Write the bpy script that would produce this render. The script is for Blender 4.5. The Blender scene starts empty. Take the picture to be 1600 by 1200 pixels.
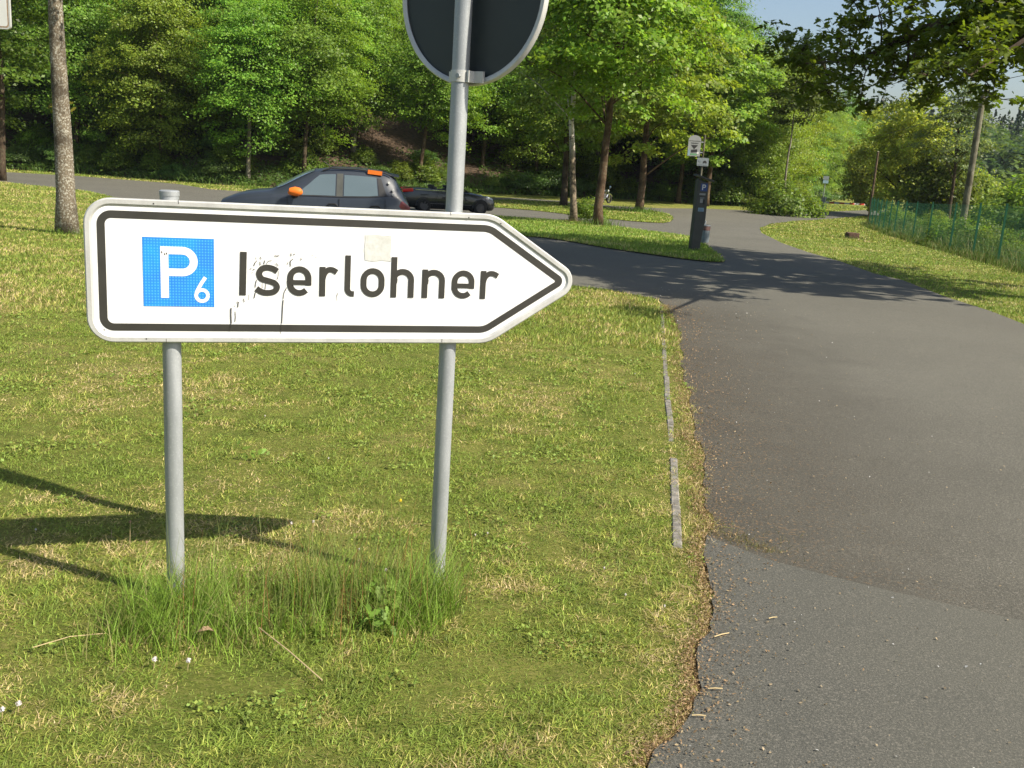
import bpy, bmesh, math, random
import numpy as np
from mathutils import Vector, Matrix, geometry

rng = np.random.default_rng(7)
random.seed(7)
S = bpy.context.scene
COL = S.collection

# ------------------------------------------------------------------ camera, sky, sun, exposure
F_PX, PITCH, ROLL, EYE = 1556.0, math.radians(13.1), math.radians(3.58), 1.51
u0 = np.array([0, math.sin(PITCH), math.cos(PITCH)])
FW = np.array([0, math.cos(PITCH), -math.sin(PITCH)])
r0 = np.array([1.0, 0, 0])
RT = math.cos(ROLL) * r0 + math.sin(ROLL) * u0
UP = math.cos(ROLL) * u0 - math.sin(ROLL) * r0
CAM = np.array([0, 0, EYE])
cd = bpy.data.cameras.new('camera')
cam = bpy.data.objects.new('camera', cd)
COL.objects.link(cam)
cam.matrix_world = Matrix(((RT[0], UP[0], -FW[0], 0), (RT[1], UP[1], -FW[1], 0), (RT[2], UP[2], -FW[2], EYE), (0, 0, 0, 1)))
cd.sensor_width = 36.0
cd.lens = F_PX / 1600 * 36
cd.clip_start, cd.clip_end = 0.05, 3000
S.camera = cam

SUN_AZ, SUN_EL = math.radians(-23), math.radians(44)        # azimuth from +X, towards the right and a little behind the camera
w = bpy.data.worlds.new("World")
S.world = w
w.use_nodes = True
nt = w.node_tree
sky = nt.nodes.new('ShaderNodeTexSky')
sky.sky_type = 'NISHITA'
sky.sun_disc = False
sky.sun_elevation = SUN_EL
sky.sun_rotation = math.pi / 2 - SUN_AZ
sky.air_density, sky.dust_density, sky.ozone_density = 1.0, 2.2, 1.6
bg = nt.nodes['Background']
nt.links.new(sky.outputs[0], bg.inputs[0])
bg.inputs[1].default_value = 0.09
sd = bpy.data.lights.new('sun', 'SUN')
sd.energy, sd.angle, sd.color = 5.0, math.radians(0.5), (1.0, 0.92, 0.78)
sun = bpy.data.objects.new('sun', sd)
COL.objects.link(sun)
tos = Vector((math.cos(SUN_AZ) * math.cos(SUN_EL), math.sin(SUN_AZ) * math.cos(SUN_EL), math.sin(SUN_EL)))
sun.rotation_euler = tos.to_track_quat('Z', 'Y').to_euler()
S.view_settings.view_transform = 'Standard'
S.view_settings.look = 'None'
S.view_settings.exposure = 0.78
S.view_settings.gamma = 1.0
S.view_settings.use_curve_mapping = False
S.cycles.max_bounces = 6
S.cycles.diffuse_bounces = 3
S.cycles.transparent_max_bounces = 6
S.cycles.use_adaptive_sampling = True

# ------------------------------------------------------------------ helpers
def G(y):
    y = np.asarray(y, float)
    t = np.clip(y, 45, 75) - 45
    return -.03 * np.minimum(y, 45) - .03 * t + .0005 * t * t

def at(px, py, dist=None):
    """point of the ground seen at a pixel of the 1600 px photo; with dist: the point at that forward distance"""
    d = FW + RT * (px - 800) / F_PX + UP * (600 - py) / F_PX
    if dist is not None:
        return CAM + d * (dist / d[1])
    lo, hi = .1, 600.
    for i in range(60):
        m = (lo + hi) / 2
        p = CAM + d * m
        if p[2] > G(p[1]): lo = m
        else: hi = m
    return CAM + d * lo

def tag(o, label=None, cat=None, group=None, kind=None):
    if label: o['label'] = label
    if cat: o['category'] = cat
    if group: o['group'] = group
    if kind: o['kind'] = kind
    return o

def empty(name, loc, rz=0, label=None, cat=None, group=None):
    o = bpy.data.objects.new(name, None)
    COL.objects.link(o)
    o.location = Vector([float(c) for c in loc])
    o.rotation_euler = (0, 0, rz)
    o.empty_display_size = .2
    return tag(o, label, cat, group)

def link(name, me, m=None, parent=None, loc=None):
    o = bpy.data.objects.new(name, me)
    COL.objects.link(o)
    if m is not None and not me.materials: me.materials.append(m)
    if parent is not None: o.parent = parent
    if loc is not None: o.location = Vector([float(c) for c in loc])
    return o

def npmesh(name, V, nper, col=None, smooth=False):
    """mesh of faces that share no vertices: V (faces*nper, 3)"""
    V = np.asarray(V, np.float32).reshape(-1, 3)
    n = len(V); nf = n // nper
    me = bpy.data.meshes.new(name)
    me.vertices.add(n); me.vertices.foreach_set('co', V.ravel())
    me.loops.add(n); me.loops.foreach_set('vertex_index', np.arange(n, dtype=np.int32))
    me.polygons.add(nf)
    me.polygons.foreach_set('loop_start', np.arange(0, n, nper, dtype=np.int32))
    if col is not None:
        c = np.ones((n, 4), np.float32)
        c[:, :3] = np.repeat(col, n // len(col), 0)
        a = me.attributes.new('col', 'FLOAT_COLOR', 'POINT')
        a.data.foreach_set('color', c.ravel())
    me.update(calc_edges=True)
    return me

def fmesh(name, V, Fc, col=None, smooth=False):
    me = bpy.data.meshes.new(name)
    me.from_pydata([tuple(map(float, v)) for v in V], [], [tuple(map(int, f)) for f in Fc])
    if smooth:
        me.polygons.foreach_set('use_smooth', [True] * len(me.polygons))
    me.update()
    return me

class MB:
    """collects boxes, tubes, lathes and builds ONE mesh"""
    def __init__(s): s.V = []; s.F = []; s.M = []; s.mi = 0
    def add(s, V, Fc):
        b = len(s.V)
        s.V += [tuple(map(float, v)) for v in V]
        s.F += [tuple(b + int(i) for i in f) for f in Fc]
        s.M += [s.mi] * len(Fc)
        return s
    def box(s, c, d, rz=0.0, tilt=None):
        hx, hy, hz = d[0] / 2, d[1] / 2, d[2] / 2
        P = [(-hx, -hy, -hz), (hx, -hy, -hz), (hx, hy, -hz), (-hx, hy, -hz), (-hx, -hy, hz), (hx, -hy, hz), (hx, hy, hz), (-hx, hy, hz)]
        R = Matrix.Rotation(rz, 3, 'Z')
        if tilt: R = R @ Matrix.Rotation(tilt[1], 3, tilt[0])
        return s.add([R @ Vector(p) + Vector(c) for p in P], [(0, 3, 2, 1), (4, 5, 6, 7), (0, 1, 5, 4), (1, 2, 6, 5), (2, 3, 7, 6), (3, 0, 4, 7)])
    def tube(s, pts, rad, n=10, cap=True):
        pts = [Vector([float(a) for a in p]) for p in pts]
        if not hasattr(rad, '__len__'): rad = [rad] * len(pts)
        V = []; Fc = []
        ref = None
        for i, p in enumerate(pts):
            t = (pts[min(i + 1, len(pts) - 1)] - pts[max(i - 1, 0)]).normalized()
            if ref is None: ref = t.orthogonal().normalized()
            a = (ref - t * ref.dot(t)).normalized(); ref = a
            b = t.cross(a)
            for k in range(n):
                an = 2 * math.pi * k / n
                V.append(p + (a * math.cos(an) + b * math.sin(an)) * rad[i])
        for i in range(len(pts) - 1):
            for k in range(n):
                k2 = (k + 1) % n
                Fc.append((i * n + k, i * n + k2, (i + 1) * n + k2, (i + 1) * n + k))
        if cap:
            Fc.append(tuple(range(n))[::-1]); Fc.append(tuple((len(pts) - 1) * n + k for k in range(n)))
        return s.add(V, Fc)
    def prism(s, poly, y0, y1):
        """poly in (x,z), extruded along y"""
        n = len(poly)
        V = [(x, y0, z) for x, z in poly] + [(x, y1, z) for x, z in poly]
        return s.add(V, [tuple(range(n)), tuple(range(2 * n - 1, n - 1, -1))] + [(i, i + n, (i + 1) % n + n, (i + 1) % n) for i in range(n)])
    def ring(s, outer, inner, y):
        n = len(outer)
        return s.add([(x, y, z) for x, z in outer] + [(x, y, z) for x, z in inner], [(i, (i + 1) % n, n + (i + 1) % n, n + i) for i in range(n)])
    def build(s, name, m, parent=None, smooth=False, loc=None, sharp=40):
        me = fmesh(name, s.V, s.F, smooth=smooth)
        ms = m if isinstance(m, (list, tuple)) else [m]
        for a in ms: me.materials.append(a)
        if len(ms) > 1: me.polygons.foreach_set('material_index', s.M)
        if smooth: me.set_sharp_from_angle(angle=math.radians(sharp))
        return link(name, me, None, parent, loc)

def catmull(P, n=6, closed=False):
    P = [np.array(p, float) for p in P]; out = []
    N = len(P); rngi = range(N if closed else N - 1)
    for i in rngi:
        p0 = P[(i - 1) % N] if (closed or i > 0) else P[0]
        p1 = P[i]; p2 = P[(i + 1) % N]
        p3 = P[(i + 2) % N] if (closed or i + 2 < N) else P[-1]
        for k in range(n):
            t = k / n
            out.append(.5 * ((2 * p1) + (-p0 + p2) * t + (2 * p0 - 5 * p1 + 4 * p2 - p3) * t * t + (-p0 + 3 * p1 - 3 * p2 + p3) * t ** 3))
    if not closed: out.append(P[-1])
    return out

def inpoly(x, y, poly):
    c = np.zeros(len(x), bool); n = len(poly)
    for i in range(n):
        x1, y1 = poly[i]; x2, y2 = poly[(i + 1) % n]
        if y1 == y2: continue
        m = ((y1 > y) != (y2 > y)) & (x < (x2 - x1) * (y - y1) / (y2 - y1) + x1)
        c ^= m
    return c

def vnoise(x, y, scale, seed):
    r = np.random.default_rng(seed).random((256, 256))
    x = np.asarray(x) / scale + 1000; y = np.asarray(y) / scale + 1000
    xi = np.floor(x).astype(int); yi = np.floor(y).astype(int)
    fx = x - xi; fy = y - yi
    fx = fx * fx * (3 - 2 * fx); fy = fy * fy * (3 - 2 * fy)
    g = lambda a, b: r[a % 256, b % 256]
    return (g(xi, yi) * (1 - fx) + g(xi + 1, yi) * fx) * (1 - fy) + (g(xi, yi + 1) * (1 - fx) + g(xi + 1, yi + 1) * fx) * fy

# ------------------------------------------------------------------ materials
class NM:
    def __init__(s, name):
        s.m = bpy.data.materials.new(name); s.m.use_nodes = True
        s.t = s.m.node_tree; s.b = s.t.nodes['Principled BSDF']
    def n(s, typ, **kw):
        nd = s.t.nodes.new(typ)
        for k, v in kw.items(): setattr(nd, k, v)
        return nd
    def l(s, a, b): s.t.links.new(a, b)
    def coord(s, kind='Object', scale=(1, 1, 1), rot=(0, 0, 0)):
        tc = s.n('ShaderNodeTexCoord'); mp = s.n('ShaderNodeMapping')
        mp.inputs['Scale'].default_value = scale; mp.inputs['Rotation'].default_value = rot
        s.l(tc.outputs[kind], mp.inputs[0]); return mp.outputs[0]
    def noise(s, vec, scale, detail=4, rough=.55):
        nd = s.n('ShaderNodeTexNoise'); nd.inputs['Scale'].default_value = scale
        nd.inputs['Detail'].default_value = detail; nd.inputs['Roughness'].default_value = rough
        s.l(vec, nd.inputs['Vector']); return nd.outputs['Fac']
    def ramp(s, fac, stops, interp='LINEAR'):
        nd = s.n('ShaderNodeValToRGB'); e = nd.color_ramp.elements
        nd.color_ramp.interpolation = interp
        while len(e) < len(stops): e.new(0.5)
        for i, (p, c) in enumerate(stops):
            e[i].position = p
            e[i].color = (c, c, c, 1) if not hasattr(c, '__len__') else (*c, 1)
        s.l(fac, nd.inputs[0]); return nd.outputs[0]
    def mix(s, f, a, b, mode='MIX'):
        nd = s.n('ShaderNodeMix', data_type='RGBA', blend_type=mode)
        for i, v in ((0, f), (6, a), (7, b)):
            if hasattr(v, 'is_linked'): s.l(v, nd.inputs[i])
            elif hasattr(v, '__len__'): nd.inputs[i].default_value = (*v, 1)
            else: nd.inputs[i].default_value = v
        return nd.outputs[2]
    def math(s, op, a, b=0.0, c=0.0, clamp=False):
        nd = s.n('ShaderNodeMath', operation=op, use_clamp=clamp)
        for i, v in enumerate((a, b, c)):
            if hasattr(v, 'is_linked'): s.l(v, nd.inputs[i])
            else: nd.inputs[i].default_value = v
        return nd.outputs[0]
    def bump(s, h, dist, strength=1.0):
        nd = s.n('ShaderNodeBump'); nd.inputs['Distance'].default_value = dist
        nd.inputs['Strength'].default_value = strength
        s.l(h, nd.inputs['Height']); s.l(nd.outputs[0], s.b.inputs['Normal']); return nd
    def set(s, **kw):
        for k, v in kw.items():
            k = {'base': 'Base Color', 'rough': 'Roughness', 'metal': 'Metallic', 'spec': 'Specular IOR Level', 'coat': 'Coat Weight', 'trans': 'Transmission Weight', 'alpha': 'Alpha'}[k]
            if hasattr(v, 'is_linked'): s.l(v, s.b.inputs[k])
            elif hasattr(v, '__len__'): s.b.inputs[k].default_value = (*v, 1)
            else: s.b.inputs[k].default_value = v
        return s

def simple(name, c, rough=.6, metal=0.0, var=.12, scale=8, bump=0.0, **kw):
    q = NM(name)
    v = q.coord()
    f = q.noise(v, scale, 5, .6)
    a = tuple(x * (1 - var) for x in c); b = tuple(min(1, x * (1 + var)) for x in c)
    q.set(base=q.ramp(f, [(.3, a), (.7, b)]), rough=rough, metal=metal, **kw)
    if bump: q.bump(f, bump)
    return q.m

def leaf_mat(name, transl=.4, tint=(1.25, 1.2, .55), rough=.45, hue=.03, val=.25):
    q = NM(name); t = q.t
    a = q.n('ShaderNodeAttribute', attribute_name='col')
    oi = q.n('ShaderNodeObjectInfo')
    hs = q.n('ShaderNodeHueSaturation')
    q.l(q.math('MULTIPLY_ADD', oi.outputs['Random'], hue, .5 - hue / 2), hs.inputs['Hue'])
    q.l(q.math('MULTIPLY_ADD', oi.outputs['Random'], val, 1 - val / 2), hs.inputs['Value'])
    q.l(a.outputs['Color'], hs.inputs['Color'])
    q.set(base=hs.outputs[0], rough=rough, spec=.35)
    tr = q.n('ShaderNodeBsdfTranslucent')
    q.l(q.mix(1.0, hs.outputs[0], tint, 'MULTIPLY'), tr.inputs[0])
    mx = q.n('ShaderNodeMixShader'); mx.inputs[0].default_value = transl
    q.l(q.b.outputs[0], mx.inputs[1]); q.l(tr.outputs[0], mx.inputs[2])
    q.l(mx.outputs[0], t.nodes['Material Output'].inputs[0])
    return q.m

GREEN_A, GREEN_B, DRY, STRAW = (.140, .192, .030), (.235, .255, .052), (.330, .275, .110), (.40, .315, .175)

def lawn_mat():
    q = NM('mown_lawn')
    v = q.coord()
    v2 = q.coord(scale=(1, 2.2, 1), rot=(0, 0, .5))
    big = q.noise(v, .35, 4, .6); mid = q.noise(v, 2.2, 5, .65); fine = q.noise(v2, 38, 5, .75)
    base = q.ramp(q.math('ADD', q.math('MULTIPLY', big, .55), q.math('MULTIPLY', mid, .45)),
                  [(.38, tuple(x * .85 for x in GREEN_A)), (.52, tuple(x * .85 for x in GREEN_B)), (.68, tuple(x * .8 for x in DRY))])
    c = q.mix(q.ramp(fine, [(.45, 0.0), (.75, .6)]), base, tuple(x * 1.0 for x in DRY))
    c = q.mix(q.ramp(q.noise(q.coord(scale=(1, 1, 1)), 7, 4, .7), [(.3, .55), (.55, 0.0)]), c, (.05, .085, .012))
    c = q.mix(q.ramp(fine, [(.28, 1.0), (.46, 0.0)]), c, (.03, .045, .010))
    q.set(base=c, rough=.9, spec=.1)
    q.bump(q.math('ADD', fine, q.math('MULTIPLY', mid, .6)), .05, .8)
    return q.m

def asphalt_mat(name, lo, hi, stain=True):
    q = NM(name)
    v = q.coord()
    big = q.noise(v, .25, 4, .55); mid = q.noise(v, 3.0, 4, .6); sp = q.noise(v, 105 if stain else 130, 4, .85); gr = q.noise(v, 210, 3, .85)
    c = q.ramp(big, [(.3, lo), (.7, hi)])
    c = q.mix(q.ramp(mid, [(.3, .22), (.7, 0.0)]), c, tuple(x * .55 for x in lo))
    vo = q.n('ShaderNodeTexVoronoi'); vo.inputs['Scale'].default_value = 140
    q.l(v, vo.inputs['Vector'])
    c = q.mix(q.math('MULTIPLY', q.ramp(sp, [(.50, 0.0), (.64, 1.0)]), .75 if stain else .55), c, (.26, .24, .20))
    c = q.mix(q.math('MULTIPLY', q.ramp(gr, [(.34, 1.0), (.48, 0.0)]), .8), c, (.02, .02, .018))
    if not stain:    # the patch is worn to the same tone as the old road towards its right side
        sx = q.n('ShaderNodeSeparateXYZ'); q.l(v, sx.inputs[0])
        fz = q.ramp(q.math('MULTIPLY', q.math('ADD', sx.outputs[0], q.math('MULTIPLY_ADD', big, 1.6, -1.5)), .5), [(.1, 0.0), (1.0, 1.0)])
        c = q.mix(fz, c, q.mix(q.math('MULTIPLY', q.ramp(sp, [(.50, 0.0), (.64, 1.0)]), .5), (.099, .096, .076), (.22, .20, .16)))
    if stain:       # leaf dirt and damp left along the kerb side, wide tyre-polished lane to its right
        sx = q.n('ShaderNodeSeparateXYZ'); q.l(v, sx.inputs[0])
        edge = q.math('MULTIPLY_ADD', sx.outputs[1], .112, .42)
        d = q.math('SUBTRACT', sx.outputs[0], edge)
        wob = q.math('MULTIPLY_ADD', mid, .7, -.35)
        wob2 = q.math('MULTIPLY_ADD', big, 1.2, -.6)
        dd = q.math('ADD', q.math('ADD', d, wob), wob2)
        band = q.ramp(q.math('MULTIPLY', dd, .5), [(.0, .60), (.45, .34), (1.0, 0.0)])
        near = q.ramp(q.math('MULTIPLY', sx.outputs[1], .05), [(.0, 1.0), (.62, 1.0), (.8, 0.0)])
        c = q.mix(q.math('MULTIPLY', band, near), c, (.028, .022, .014))
        speck = q.noise(v, 60, 2, .5)
        br = q.math('MULTIPLY', q.math('MULTIPLY', q.ramp(q.math('MULTIPLY', dd, .8), [(.0, 1.0), (.5, .35), (1.0, 0.0)]), near), q.ramp(speck, [(.6, 0.0), (.66, 1.0)]))
        c = q.mix(br, c, (.19, .12, .06))
    q.set(base=c, rough=q.ramp(mid, [(.3, .78), (.7, .92)]), spec=.3)
    q.bump(q.math('ADD', q.math('MULTIPLY', sp, .5), q.math('ADD', q.math('MULTIPLY', vo.outputs['Distance'], .25), q.math('MULTIPLY', gr, .6))), .004, .8)
    return q.m

def bark_mat(name, a, b, c, lichen=.5, scale=6):
    q = NM(name)
    v = q.coord(scale=(1, 1, .35)); v2 = q.coord()
    f = q.noise(v, scale * 3, 6, .7); f2 = q.noise(v2, scale * 1.2, 5, .65)
    col = q.ramp(f, [(.3, a), (.65, b)])
    col = q.mix(q.math('MULTIPLY', q.ramp(f2, [(.5, 0.0), (.62, 1.0)]), lichen), col, c)
    col = q.mix(q.ramp(q.noise(v2, 1.3, 3, .5), [(.50, 0.0), (.60, .75)]), col, tuple(x * .7 for x in a))
    q.set(base=col, rough=.9, spec=.15)
    q.bump(f, .03, 1.0)
    return q.m

M = {}
M['lawn'] = lawn_mat()
M['road'] = asphalt_mat('worn_asphalt', (.082, .080, .064), (.112, .109, .088))
M['patch'] = asphalt_mat('newer_asphalt', (.068, .070, .060), (.080, .079, .066), stain=False)
M['leaf'] = leaf_mat('tree_leaves', .5)
M['oakleaf'] = leaf_mat('oak_leaves', .5, (1.3, 1.3, .5), .5)
M['grass'] = leaf_mat('grass_blades', .3, (1.15, 1.15, .7), .6, 0, 0)
M['litter'] = simple('brown_leaf_litter', (.065, .040, .023), .95, var=.6, scale=3.5, bump=.12)
M['bark'] = bark_mat('dark_bark', (.035, .024, .016), (.10, .072, .048), (.12, .12, .07), .4)
M['bark_warm'] = bark_mat('reddish_bark', (.05, .032, .020), (.14, .090, .055), (.16, .15, .10), .5)
M['bark_pale'] = bark_mat('pale_bark', (.10, .085, .06), (.27, .24, .18), (.36, .35, .28), .5)
M['bark_lichen'] = bark_mat('lichen_spotted_bark', (.075, .058, .042), (.26, .215, .15), (.55, .54, .46), .85, 24)
def birch_mat():
    q = NM('birch_bark'); v = q.coord(scale=(1, 1, 3.0)); v2 = q.coord()
    f = q.noise(v, 4, 5, .7); f2 = q.noise(v2, 9, 4, .7)
    sx = q.n('ShaderNodeSeparateXYZ'); q.l(q.coord(), sx.inputs[0])
    up = q.ramp(q.math('MULTIPLY', sx.outputs[2], .1), [(.26, 0.0), (.40, 1.0)])
    white = q.ramp(f, [(.38, (.04, .03, .025)), (.47, (.62, .58, .50))])
    low = q.ramp(f2, [(.38, (.05, .035, .022)), (.62, (.27, .21, .14))])
    q.set(base=q.mix(up, low, white), rough=.8); q.bump(f2, .04); return q.m
M['birch'] = birch_mat()
def galv(name, a, b, rough=.45, metal=.35):
    q = NM(name); v = q.coord(scale=(1, 1, .25)); f = q.noise(v, 14, 5, .65); g = q.noise(q.coord(), 160, 2, .6)
    c = q.ramp(f, [(.3, a), (.7, b)]); c = q.mix(q.math('MULTIPLY', q.ramp(g, [(.55, 0.), (.7, 1.)]), .25), c, (.62, .64, .64))
    q.set(base=c, rough=q.ramp(f, [(.3, rough - .08), (.7, rough + .12)]), metal=metal); q.bump(g, .0008, .5); return q.m
M['galv'] = galv('galvanised_steel', (.30, .32, .33), (.40, .42, .43))
M['alu'] = galv('weathered_aluminium', (.46, .46, .44), (.60, .60, .57), .42, .25)
M['plate_back'] = simple('dark_sign_back', (.030, .038, .037), .5, var=.1, scale=6)
def face_mat():
    q = NM('white_reflective_film'); v = q.coord()
    wv = q.n('ShaderNodeTexWave', bands_direction='Z'); wv.inputs['Scale'].default_value = 32; q.l(v, wv.inputs['Vector'])
    d = q.noise(v, 5, 6, .7); st = q.noise(q.coord(scale=(1, 1, .12)), 22, 4, .6)
    c = q.mix(q.math('MULTIPLY', wv.outputs['Fac'], .04), (.80, .80, .79), (.66, .68, .70))
    c = q.mix(q.math('MULTIPLY', q.ramp(st, [(.55, 0.), (.75, 1.)]), .10), c, (.55, .53, .45))
    c = q.mix(q.ramp(q.noise(v, 70, 2, .5), [(.74, 0.), (.78, 1.)]), c, (.45, .43, .38))
    q.set(base=c, rough=.38); return q.m
M['film'] = face_mat()
def blue_mat():
    q = NM('blue_reflective_film'); v = q.coord(); sx = q.n('ShaderNodeSeparateXYZ'); q.l(v, sx.inputs[0])
    fr = []
    for k in (0, 2):
        a = q.math('FRACT', q.math('MULTIPLY', sx.outputs[k], 1 / .0092))
        fr.append(q.math('POWER', q.math('SUBTRACT', a, .5), 2.0))
    d = q.math('SQRT', q.math('ADD', fr[0], fr[1]))
    n = q.noise(v, 11, 3, .6)
    base = q.ramp(n, [(.35, (.020, .20, .68)), (.65, (.015, .29, .80))])
    c = q.mix(q.math('MULTIPLY', q.ramp(d, [(.20, 1.), (.34, 0.)]), .62), base, (.12, .52, .88))
    q.set(base=c, rough=.4); return q.m
M['blue'] = blue_mat()
M['ink'] = simple('black_film', (.038, .036, .030), .45, var=.15, scale=12)
M['scratch'] = simple('scratched_film', (.035, .03, .024), .8, var=.5, scale=60)
def residue():
    q = NM('glue_residue'); v = q.coord(); f = q.noise(v, 55, 4, .7)
    q.set(base=q.ramp(f, [(.35, (.50, .505, .47)), (.65, (.60, .61, .59))]), rough=.6); return q.m
M['residue'] = residue()
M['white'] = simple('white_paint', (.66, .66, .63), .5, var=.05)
M['greywhite'] = simple('dull_white_panel', (.27, .28, .27), .55, var=.08)
M['signgrey'] = simple('grey_metal_sign', (.19, .22, .235), .55, var=.1)
M['black'] = simple('black_print', (.02, .02, .02), .6)
M['dkblue'] = simple('dark_blue_print', (.02, .06, .22), .5)
M['lightblue'] = simple('light_blue_print', (.22, .34, .40), .5)
M['greenp'] = simple('green_print', (.12, .28, .14), .5)
M['machine'] = simple('dark_grey_machine_casing', (.055, .058, .050), .55, var=.2, scale=5)
M['bin'] = simple('grey_steel_bin', (.20, .24, .26), .5, metal=.3, var=.25, scale=7)
M['rust'] = simple('rusty_red_trim', (.13, .07, .06), .8, var=.5, scale=14)
M['fence'] = simple('green_coated_steel', (.012, .11, .055), .5, var=.15)
M['wood'] = bark_mat('grey_weathered_wood', (.10, .09, .06), (.21, .195, .14), (.26, .26, .20), .35, 4)
M['pole_brown'] = bark_mat('brown_wood', (.07, .045, .03), (.17, .12, .08), (.2, .17, .12), .3, 4)
M['stub'] = simple('rusty_brown_block', (.10, .055, .035), .9, var=.4, scale=9, bump=.02)
M['kerb'] = simple('weathered_kerb_stone', (.17, .158, .135), .9, var=.5, scale=22, bump=.008)
M['red'] = simple('red_paint', (.45, .05, .03), .5)
M['paint_suv'] = simple('dark_blue_grey_car_paint', (.026, .033, .045), .42, var=.04, scale=2, coat=.35)
M['paint_conv'] = simple('black_car_paint', (.010, .012, .013), .25, var=.04, scale=2, coat=.8)
M['orange'] = simple('orange_plastic', (.75, .17, .015), .4, var=.05)
M['glass'] = simple('tinted_car_glass', (.10, .135, .15), .06, var=.05, scale=1, spec=.8)
M['trim'] = simple('black_plastic_trim', (.016, .016, .017), .6)
M['tyre'] = simple('tyre_rubber', (.018, .017, .016), .85)
M['rim'] = simple('dull_alloy', (.10, .095, .095), .5, metal=.5)
M['chrome'] = simple('bright_metal', (.75, .76, .78), .15, metal=1.0)
M['lens_red'] = simple('red_lamp_lens', (.60, .015, .012), .2)
M['lens_dark'] = simple('smoked_red_lamp_lens', (.16, .04, .045), .2)
M['lens_clear'] = simple('clear_lamp_lens', (.6, .65, .68), .1)
M['crumb'] = simple('dry_brown_crumbs', (.17, .10, .05), .95, var=.4, scale=40)
M['petal'] = simple('white_petals', (.58, .53, .50), .6, var=.08, scale=60)
M['yellow'] = simple('yellow_petals', (.72, .52, .02), .6)
M['straw'] = simple('dry_straw', (.42, .33, .17), .8, var=.2, scale=30)
M['seed'] = simple('brown_seed_head', (.30, .20, .12), .9, var=.3, scale=60)
M['seat'] = simple('dark_seat_cloth', (.02, .02, .024), .8)

# ------------------------------------------------------------------ ground sheets
ROWS = [-12.0] + [45 + 1.5 * i for i in range(21)] + [180.0]
def sheet(name, poly, dz, m, kind='structure', parent=None):
    P3 = [Vector((p[0], p[1], 0)) for p in poly]
    bm = bmesh.new()
    vs = [bm.verts.new(p) for p in P3]
    for t in geometry.tessellate_polygon([P3]):
        try: bm.faces.new([vs[i] for i in t])
        except ValueError: pass
    for y in ROWS:
        bmesh.ops.bisect_plane(bm, geom=bm.verts[:] + bm.edges[:] + bm.faces[:], plane_co=(0, y, 0), plane_no=(0, 1, 0), dist=1e-5)
    for v in bm.verts: v.co.z = float(G(v.co.y)) + dz
    bmesh.ops.recalc_face_normals(bm, faces=bm.faces[:])
    for f in bm.faces:
        if f.normal.z < 0: f.normal_flip()
    me = bpy.data.meshes.new(name); bm.to_mesh(me); bm.free()
    o = link(name, me, m, parent)
    if kind: o['kind'] = kind
    return o

def pxpoly(pts, smooth=0):
    if smooth: pts = catmull(pts, smooth)
    return [tuple(at(*p)[:2]) for p in pts]

sheet('ground', [(-300, -12), (420, -12), (420, 180), (-300, 180)], 0, M['lawn'])

near_edge_px = [(1030, 1200), (1072, 1120), (1098, 1050), (1110, 980), (1108, 920), (1100, 860), (1106, 790), (1097, 720), (1084, 660), (1072, 600), (1062, 540), (1054, 500), (1043, 478)]
NEAR_EDGE = pxpoly(near_edge_px, 9)
_ny = np.array([p[1] for p in NEAR_EDGE])
_j = (vnoise(_ny, _ny * 0, .34, 71) - .5) * .07 + (vnoise(_ny, _ny * 0, .07, 72) - .5) * .03
NEAR_EDGE = [(p[0] + float(j), p[1]) for p, j in zip(NEAR_EDGE, _j)]
LAWN_FAR = pxpoly([(1028, 468), (990, 461), (950, 453), (905, 448), (850, 444), (750, 438), (620, 430), (480, 420), (380, 405), (310, 380), (250, 345), (200, 318), (150, 302), (100, 295), (50, 290), (0, 284.5)], 3)
ASPH = [(-1.2, -11), (-.9, -3), (-.35, .2), (.15, 1.4)] + NEAR_EDGE + LAWN_FAR
ASPH += [tuple(at(-200, 268)[:2]), tuple(at(-420, 250)[:2]), tuple(at(-420, 232)[:2]), tuple(at(-200, 252)[:2])]
ASPH += pxpoly([(0, 268.5), (120, 275), (250, 285), (285, 288.5), (330, 296), (420, 302), (520, 306), (620, 309), (700, 308), (800, 309), (880, 314), (960, 322), (1035, 325.5), (1100, 326), (1200, 330), (1250, 332.5), (1300, 330.5), (1352, 328.5), (1420, 327)])
ASPH += pxpoly([(1420, 336), (1349, 337.5), (1287, 343), (1240, 345.5), (1205, 350), (1187, 357), (1190, 364), (1222, 380), (1262, 394), (1314, 409), (1367, 428), (1410, 438), (1477, 464), (1549, 487), (1600, 507), (1700, 548)])
ASPH += [(8.6, 10.0), (9.6, 6), (10.5, 0), (11, -11)]
sheet('road', ASPH, .006, M['road'])

patch = [tuple(at(1104, 840)[:2]), tuple(at(1140, 855)[:2]), tuple(at(1200, 878)[:2]), tuple(at(1262, 895)[:2]), tuple(at(1400, 930)[:2]), tuple(at(1600, 975)[:2]), (6, 3.3), (10.4, 1.0), (11, -11), (-1.1, -11), (-.85, -3), (-.3, .2), (.2, 1.4)]
patch += [p for p in NEAR_EDGE if p[1] < at(1100, 860)[1]]
sheet('asphalt_patch', patch, .012, M['patch'])

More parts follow.
